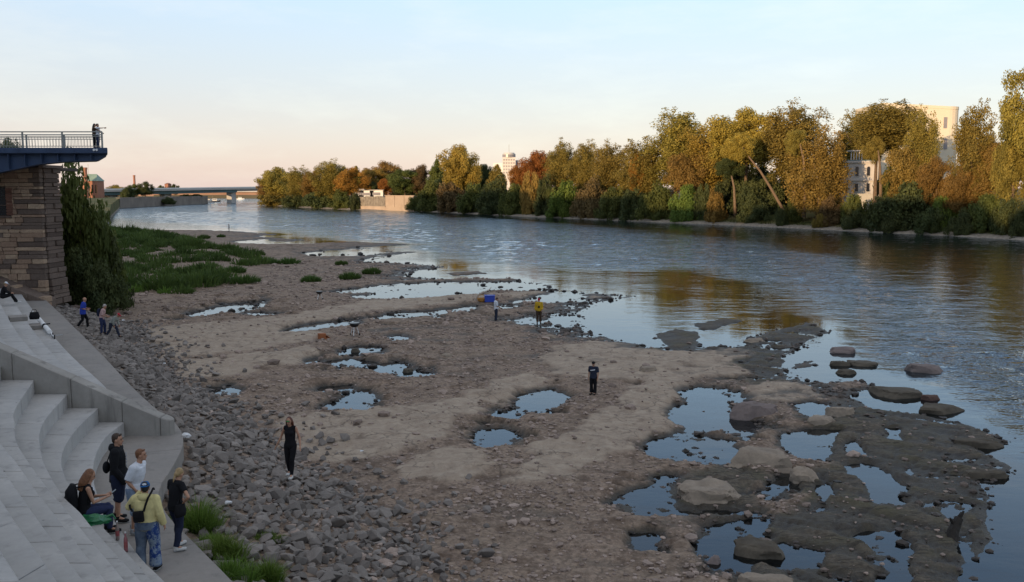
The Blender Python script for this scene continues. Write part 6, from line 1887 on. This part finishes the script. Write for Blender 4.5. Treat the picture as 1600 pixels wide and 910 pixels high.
tag(link('cobbles', pebbles(3000, .12, .34, 14, 110, (.0, .10), 8, slab_p=.35, sizepow=3), M['pebble']), 'scattered cobbles on the dry river bed', 'cobbles', kind='stuff')

# individual rocks and slabs
def rock(label, px, py, wpx, hm, depth_f, mat, seed, flat=.5, yaw=0.0, zoff=0.0, rough=.16, name='rock', facet=2):
    """px,py: middle of the foot in the photograph; wpx: width there; hm: height in metres"""
    x, y, z = ground(px, py); z = max(0, z)
    wd = wpx / FPX * y * CP
    bm = bmesh.new(); bmesh.ops.create_icosphere(bm, subdivisions=4, radius=1)
    P = np.array([v.co[:] for v in bm.verts])
    # a few cutting planes make flat tops and broken sides
    rs = np.random.RandomState(seed)
    for _ in range(9):
        n = rs.normal(size=3); n[2] = abs(n[2]) * .7; n /= np.linalg.norm(n)
        d = rs.uniform(.52, .85); q = P @ n
        P = np.where((q > d)[:, None], P - (q - d)[:, None] * n * .93, P)
    q = P[:, 2]; P[:, 2] = np.where(q > flat, flat + (q - flat) * .12, q)
    nse = fbm(P[:, 0] * 1.6 + seed, P[:, 1] * 1.6 + P[:, 2] * 2.1, 4, seed % 50)
    P = P * (1 + rough * nse[:, None] + .035 * fbm(P[:, 0] * 5 + seed, P[:, 1] * 5 + P[:, 2] * 6, 3, 12)[:, None])
    lay = np.sin(P[:, 2] * 22 + 2 * nse) * .018
    P[:, :2] *= (1 + lay)[:, None]
    P[:, 2] -= .06 * (1 - sstep(0, .07, np.abs(fbm(P[:, 0] * 1.1 + seed * 3, P[:, 1] * 1.1, 2, 9)))) * (P[:, 2] > flat * .7)
    for v, p in zip(bm.verts, P): v.co = (p[0] * wd / 1.75, p[1] * wd / 1.75 * depth_f, p[2] * .62 * hm / flat / 1.05)
    me = bpy.data.meshes.new('rock'); bm.to_mesh(me); bm.free()
    me.polygons.foreach_set('use_smooth', [False] * len(me.polygons))
    me.set_sharp_from_angle(angle=R(28)) if hasattr(me, 'set_sharp_from_angle') else None
    me.polygons.foreach_set('use_smooth', [True] * len(me.polygons))
    o = link(name, me, M[mat], None, (x, y + wd * depth_f * .3, z - .04 * hm + zoff), (rs.normal() * .04, rs.normal() * .04, yaw))
    return tag(o, label, 'rock', 'large rocks at the water side')
rock('long flat purplish boulder standing over the big pool', 1186, 650, 86, .62, .55, 'purplerock', 1, .45, .15)
rock('rounded tan boulder at the left end of the mossy shelf', 1318, 648, 44, .60, .9, 'tanrock', 2, .6)
rock('pinkish tan block right behind the deep blue pool', 1283, 668, 58, .40, .7, 'tanrock', 3, .5, .1)
rock('largest pale cracked block with overhanging front edge', 1200, 728, 112, .62, .75, 'tanrock', 4, .42, -.12)
rock('rounded tan boulder touching the right end of the largest pale block', 1263, 750, 44, .58, 1.0, 'tanrock', 5, .62)
rock('wide crumbly tan block between two dark pools', 1105, 785, 116, .55, .75, 'tanrock', 6, .45, .2, rough=.28)
rock('lone pointed brown rock out in the current', 1450, 582, 68, .55, .55, 'purplerock', 7, .5)
rock('brown rock at the head of the small group in the shallows', 1322, 552, 48, .50, .6, 'purplerock', 8, .5)
rock('dark rock sloping into the water right of the small group', 1352, 572, 46, .30, .8, 'darkrock', 9, .4)
rock('small dark rock in the middle of the shallow group', 1315, 572, 28, .36, .8, 'darkrock', 10, .5)
rock('low dark rock nearest the viewer in the shallow group', 1325, 585, 48, .32, .6, 'darkrock', 11, .45)
rock('dark mossy slab on the left half of the shelf in the water', 1418, 622, 96, .42, .8, 'darkrock', 12, .38, -.25)
rock('dark mossy slab with smooth grey end at the right of the shelf', 1476, 646, 74, .46, .7, 'darkrock', 13, .4, -.2)
rock('reddish flat stone lying on the dark mossy slab', 1458, 626, 30, .34, .6, 'redrock', 34, .4)
rock('flat dark slab reaching farthest into the river', 1535, 700, 74, .32, .7, 'darkrock', 15, .35, -.2)
rock('pointed dark slab just below the farthest one', 1540, 748, 74, .30, .6, 'darkrock', 16, .35, -.1)
rock('pale split slab at the edge of the small puddle', 1014, 580, 40, .34, .6, 'tanrock', 17, .42, .4)
rock('flat tan slab just behind the child', 935, 566, 40, .22, .7, 'tanrock', 18, .4)
rock('low pale slab at the far edge of the smooth rock', 1180, 535, 30, .30, .8, 'tanrock', 19, .5)
rock('dark brown block at the lower left corner of the wet shelf', 1190, 872, 90, .42, .8, 'darkrock', 20, .45)
rock('row of tan rocks cut by the bottom edge', 1205, 922, 96, .40, .6, 'tanrock', 21, .5)
rock('small grey stone beside the bottom pool', 1116, 882, 24, .26, .9, 'purplerock', 22, .55)
rock('dark boulder sitting in the upper small puddle', 556, 551, 14, .35, .9, 'darkrock', 23, .6)
rock('dark stone lying at the right end of the long puddle', 637, 582, 18, .28, .8, 'darkrock', 24, .5)
rock('low tan slab between the puddles and the person in yellow', 860, 528, 28, .22, .8, 'tanrock', 25, .5)
rock('flat tan stone in the middle of the gravel', 698, 558, 22, .25, .8, 'tanrock', 26, .5)
rock('big grey block at the foot of the rubble slope', 646, 888, 34, .36, .9, 'riprap', 27, .55)
rock('grey block beside the path of the person in black', 392, 668, 20, .34, .9, 'riprap', 28, .55)
# weathered stump
x, y, z = ground(1492, 836)
st = empty('tree_stump', (x, y, z - .05), .4, 'dark waterlogged tree stump standing on the wet shelf', 'stump')
wood = simple('wet_wood', (.035, .028, .022), (.018, .015, .012), 9, .8, bmp=.8, bdist=.03)
MB().tube([(-.20, -.10, -.1), (-.08, 0, .14), (.06, .04, .30), (.18, .05, .46)], [(.22, .17), (.19, .15), (.17, .13), (.14, .11)], 9).build('stem', wood, st)
for a, b in (((.1, .04, .40), (.26, -.02, .66)), ((-.1, -.05, .05), (-.36, -.2, .02)), ((-.1, 0, .06), (-.22, .28, 0)), ((.0, .03, .30), (-.14, .06, .50))):
    MB().tube([a, lerp(Vector(a), Vector(b), .5) + Vector((0, 0, .02)), b], [.07, .055, .025], 7).build('root_stub', wood, st)

# ------------------------------------------------------------------ things people brought
M['enamel'] = simple('black_enamel', (.014, .014, .015), (.010, .010, .011), 5, .3, .5)
def grill(label, px, py, h, yaw):
    x, y, z = ground(px, py)
    r = empty('kettle_grill', (x, y, z), yaw, label, 'grill', 'kettle grills on the gravel')
    s = h / .80; r.scale = (s, s, s)
    MB().lathe([(.03, .49), (.14, .51), (.225, .57), (.27, .66), (.285, .74), (.27, .74), (.02, .60)], n=20).build('bowl', M['enamel'], r, smooth=True)
    MB().lathe([(.27, .735), (.298, .735), (.298, .765), (.27, .765)], n=20).build('rim', M['enamel'], r)
    for a in (R(90), R(215), R(325)):
        p = Vector((math.cos(a), math.sin(a), 0))
        MB().bar(p * .13 + Vector((0, 0, .54)), p * .30 + Vector((0, 0, .05)), .024).build('leg', M['white'], r)
        if a > 2:
            c = p * .31 + Vector((0, 0, .075))
            MB().tube([c - Vector((.02, 0, 0)), c + Vector((.02, 0, 0))], [.075, .075], 14).build('wheel', M['black'], r)
    for sx in (-1, 1): MB().tube([(sx * .28, -.07, .70), (sx * .36, -.05, .71), (sx * .36, .05, .71), (sx * .28, .07, .70)], .012, 6).build('handle', M['enamel'], r)
    MB().lathe([(.001, .755), (.26, .755), (.26, .762), (.001, .762)], n=18).build('grate', M['steel'], r)
grill('black kettle grill on pale legs beside the stony stream', 554, 525, .84, R(180))
grill('farther black kettle grill standing alone on the gravel', 499, 468, .72, R(160))
x, y, z = ground(503, 530)
bxo = empty('wooden_box', (x, y, z), .5, 'small orange-brown wooden box with tipped lid left of the nearer grill', 'box')
ow = simple('orange_wood', (.36, .13, .05), (.24, .085, .035), 5, .8, bmp=.3)
MB().box((0, 0, .17), (.42, .34, .34)).build('case', ow, bxo, bevel=.012)
MB().box((.33, -.05, .12), (.30, .34, .03), rot=Euler((0, R(38), R(10)))).build('lid', ow, bxo, bevel=.006)
MB().box((.18, -.24, .05), (.30, .16, .08), rz=.6).build('loose_board', ow, bxo)
x, y, z = ground(765, 472)
cr = empty('blue_crate', (x, y, z), .1, 'bright blue plastic crate beside the person in the white shirt', 'crate')
bp2 = simple('blue_plastic', (.02, .06, .42), (.016, .05, .34), 3, .45, .5)
for c_, d_ in (((0, -.28, .27), (.80, .03, .50)), ((0, .28, .27), (.80, .03, .50)), ((-.385, 0, .27), (.03, .53, .50)), ((.385, 0, .27), (.03, .53, .50)), ((0, 0, .03), (.76, .53, .03))):
    MB().box(c_, d_).build('panel', bp2, cr)
MB().box((0, 0, .535), (.86, .64, .03)).build('rim', bp2, cr)
x, y, z = ground(753, 473)
bl = empty('orange_basket', (x, y, z), .0, 'low orange basket left of the blue crate', 'basket')
ob = simple('orange_cloth', (.45, .22, .05), (.36, .17, .04), 6, .9)
MB().lathe([(.24, 0), (.34, .05), (.40, .26), (.36, .27), (.28, .10), (.02, .08)], n=16).build('bowl', ob, bl); MB().tube([(-.36, 0, .26), (-.25, 0, .48), (0, 0, .56), (.25, 0, .48), (.36, 0, .26)], .02, 6).build('handle', ob, bl)
x, y, z = ground(752, 468)
dw = empty('driftwood_branch', (x, y, z), .0, 'bleached branch sticking up behind the orange basket', 'branch')
bw = simple('bleached_wood', (.50, .42, .34), (.38, .31, .25), 6, .9)
MB().tube([(-.6, .1, .0), (-.25, .15, .55), (.2, .2, .75), (.65, .25, .95), (.85, .3, 1.2)], [.07, .065, .055, .04, .015], 7).build('stem', bw, dw); MB().tube([(.2, .2, .75), (.45, .3, .65), (.7, .3, .62)], [.04, .03, .012], 6).build('twig', bw, dw)

def bottle(label, loc, col, h=.26, rot=None, name='bottle'):
    r = empty(name, loc, 0, label, 'bottle')
    if rot: r.rotation_euler = rot
    MB().lathe([(.030, 0), (.034, .01), (.034, h * .58), (.030, h * .66), (.014, h * .78), (.013, h * .95)], n=14).build('glass_body', col, r, smooth=True)
    MB().lathe([(.0155, h * .94), (.0155, h)], n=12).build('cap', M['white'], r)
    MB().lathe([(.0348, h * .22), (.0348, h * .50)], n=14).build('label_band', cloth('bottle_label', (.35, .10, .10)), r)
rose = simple('rose_drink', (.34, .12, .13), (.28, .10, .11), 3, .12, .5); clear = simple('clear_bottle', (.28, .22, .20), (.22, .17, .16), 3, .12, .5)
x, y = W(184, 844, 2.6); bottle('clear pinkish bottle on the lowest tier, farther of two', (x, y, 2.602), clear, .36)
x, y = W(197, 862, 2.6); bottle('rose-coloured bottle on the lowest tier, nearer of two', (x, y, 2.602), rose, .36)
p = wpt(r1, J1['wrR'] + V3(.0, .05, -.22)); bottle('bottle hanging in the hand of the person in the black hoodie', p, clear, .27)
# green bag
x, y = W(144, 817, 3.0)
gb = empty('green_bag', (x, y, 3.0), .3, 'crumpled shiny green plastic bag on the tier beside the sitting person', 'bag')
gm = simple('green_plastic', (.012, .16, .055), (.01, .10, .035), 12, .3, .5)
bm = bmesh.new(); bmesh.ops.create_icosphere(bm, subdivisions=3, radius=1)
for v in bm.verts:
    n_ = fbm(np.array([v.co.x * 2.2 + 5]), np.array([v.co.y * 2.2 + v.co.z * 3]), 4, 33)[0]
    v.co = Vector((v.co.x * .30, v.co.y * .19, max(-.02, v.co.z) * .15)) * (1 + .5 * n_)
me = bpy.data.meshes.new('sack'); bm.to_mesh(me); bm.free(); link('sack', me, gm, gb)
MB().tube([(.22, .02, .06), (.34, .05, .10), (.40, .0, .03)], [.04, .03, .01], 6).build('handle', gm, gb)
# bags people carry
def on_person(root, name, label, cat, p):
    o = empty(name, wpt(root, p), root.rotation_euler.z, label, cat); s = root.scale[0]; o.scale = (s, s, s); return o
bk = on_person(r5, 'backpack', 'black backpack on the back of the sitting person', 'backpack', J5['chest'] + V3(0, -.24, -.03))
MB().tube([(0, 0, -.24), (0, -.02, -.15), (0, -.02, .10), (0, .02, .24)], [(.14, .08), (.17, .12), (.16, .11), (.09, .05)], 12, side=(1, 0, 0)).build('main_bag', CL['black'], bk, smooth=True)
MB().tube([(0, -.11, -.17), (0, -.12, -.05), (0, -.10, .03)], [(.11, .04), (.12, .05), (.10, .03)], 10, side=(1, 0, 0)).build('front_pocket', CL['black'], bk, smooth=True)
for sx in (-1, 1): MB().tube([(sx * .10, .06, .20), (sx * .13, .20, .20), (sx * .14, .33, .08), (sx * .13, .24, -.12)], [(.026, .008)] * 4, 6).build('strap', CL['black'], bk)
ph = on_person(r5, 'phone', 'dark phone held by the sitting person', 'phone', lerp(J5['wrR'], J5['wrL'], .4) + V3(0, .15, .06))
ph.rotation_euler = (R(35), 0, r5.rotation_euler.z); MB().box((0, 0, 0), (.075, .15, .01)).build('case', CL['black'], ph, bevel=.003); MB().box((0, 0, .0065), (.066, .135, .002)).build('screen', M['dark_glass'], ph)
sb = on_person(r3, 'shoulder_bag', 'small black shoulder bag worn on the back of the yellow hoodie', 'bag', J3['waist'] + V3(-.07, -.195, .07))
MB().box((0, 0, 0), (.20, .07, .21), rot=Euler((R(-4), R(-5), 0))).build('pouch', CL['black'], sb, bevel=.02)
MB().box((0, -.045, .04), (.18, .012, .11), rot=Euler((R(-4), R(-5), 0))).build('flap', CL['black'], sb, bevel=.005)
P_ = [(.10, .0, .10), (.14, -.015, .22), (.19, .0, .36), (.24, .06, .46), (.235, .17, .50), (.20, .30, .42)]
MB().tube(P_, [(.020, .007)] * 6, 6, side=(1, .2, 0)).build('strap', CL['black'], sb)
MB().tube([(-.10, .0, .10), (-.16, .03, .16), (-.19, .10, .2)], [(.020, .007)] * 3, 6).build('strap', CL['black'], sb)
wb2 = on_person(r4, 'hip_bag', 'black bag at the hip of the person with blond hair', 'bag', J4['hip'] + V3(.20, -.06, -.02))
MB().tube([(0, 0, -.15), (0, 0, -.05), (0, 0, .10)], [(.06, .13), (.075, .15), (.05, .12)], 12, side=(1, 0, 0)).build('pouch', CL['black'], wb2, smooth=True); MB().tube([(0, -.08, .08), (-.03, 0, .22), (-.05, .08, .08)], .012, 6).build('strap', CL['black'], wb2)
hb2 = on_person(r1, 'waist_pouch', 'small black pouch behind the person in the black hoodie', 'bag', J1['hip'] + V3(-.06, -.22, .14))
MB().ell((0, 0, 0), (.11, .07, .12), None, 12, 9).build('pouch', CL['black'], hb2, smooth=True); MB().tube([(.05, .02, .1), (.1, .1, .3), (.12, .2, .42)], [(.016, .006)] * 3, 6).build('strap', CL['black'], hb2)
pb = on_person(r11, 'backpack', 'dark blue backpack worn by the person in the pink shirt', 'backpack', J11['chest'] + V3(0, -.20, .0))
MB().tube([(0, 0, -.22), (0, -.03, -.10), (0, -.02, .10), (0, .03, .20)], [(.13, .07), (.15, .10), (.14, .09), (.08, .05)], 12, side=(1, 0, 0)).build('main_bag', CL['navy'], pb, smooth=True)
for sx in (-1, 1): MB().tube([(sx * .10, .05, .18), (sx * .13, .18, .20), (sx * .14, .32, .08), (sx * .13, .22, -.12)], [(.024, .008)] * 4, 6).build('strap', CL['navy'], pb)
# things left on the stepped embankment
x, y = W(54, 499, 3.0)
kb = empty('black_bag', (x, y, 3.0), .4, 'black bag standing on the embankment steps', 'bag'); kb.scale = (.68, .68, .68)
MB().tube([(0, 0, 0), (0, 0, .2), (0, .02, .5)], [(.30, .18), (.34, .20), (.26, .12)], 12, side=(1, 0, 0)).build('main_bag', CL['black'], kb, smooth=True); MB().tube([(-.18, 0, .5), (-.1, 0, .68), (.1, 0, .68), (.18, 0, .5)], .02, 6).build('handle', CL['black'], kb)
pa, pb_ = Vector((*W(61, 499, 2.85), 2.85)), Vector((*W(78, 519, 2.75), 2.75))
rm = empty('rolled_mat', pa, 0, 'white rolled mat with a black band lying over the lower steps', 'mat')
MB().tube([(0, 0, 0), pb_ - pa], [.10, .10], 14).build('roll', M['white'], rm); MB().tube([(pb_ - pa) * .52, (pb_ - pa) * .62], [.107, .107], 14).build('band', CL['black'], rm)
pa, pb_ = Vector((*W(69, 507, 2.75), 2.75)), Vector((*W(85, 527, 2.68), 2.68))
wp = empty('kick_scooter', pa, 0, 'slim silver kick scooter lying folded over the lowest step', 'scooter')
d_ = pb_ - pa; sd_ = Vector((-d_.y, d_.x, 0)).normalized()
MB().bar((0, 0, 0), d_, .035).build('stem', M['white'], wp); MB().bar(sd_ * .26 + d_ * -.02, sd_ * -.26 + d_ * .02, .03).build('handlebar', CL['black'], wp)
for t_ in (.86, 1.0): MB().tube([d_ * t_ - sd_ * .02, d_ * t_ + sd_ * .02], [.10, .10], 14).build('wheel', CL['black'], wp)
MB().box(d_ * .90 + sd_ * .14, (.14, .5, .03), rz=math.atan2(d_.y, d_.x) + .5).build('deck', M['steel'], wp)
# litter
lit = simple('white_paper', (.70, .70, .70), (.6, .6, .6), 9, .8)
for px, py, zz_, w_, lab in ((290, 703, 1.45, .15, 'crumpled white plastic bag caught in the stones beside the rounded wall end'), (358, 808, 1.2, .08, 'small white scrap among the stones near the grass clumps'), (192, 492, .9, .10, 'white scrap of paper on the stones near the walking people'),
                             (565, 705, None, .06, 'tiny white scrap on the smooth rock'), (257, 568, .6, .07, 'tiny white scrap at the edge of the rubble slope')):
    if zz_ is None: x, y, z = ground(px, py)
    else:
        x, y = W(px, py, zz_); z = float(terrain(np.array([x]), np.array([y]))[0]) + .22
    r = empty('litter', (x, y, z), px, lab, 'litter')
    bm = bmesh.new(); bmesh.ops.create_icosphere(bm, subdivisions=2, radius=w_)
    for v in bm.verts: v.co *= 1 + .6 * fbm(np.array([v.co.x * 9 + px]), np.array([v.co.y * 9 + v.co.z * 7]), 3, 3)[0]; v.co.z *= .55
    me = bpy.data.meshes.new('scrap'); bm.to_mesh(me); bm.free(); link('scrap', me, lit, r)
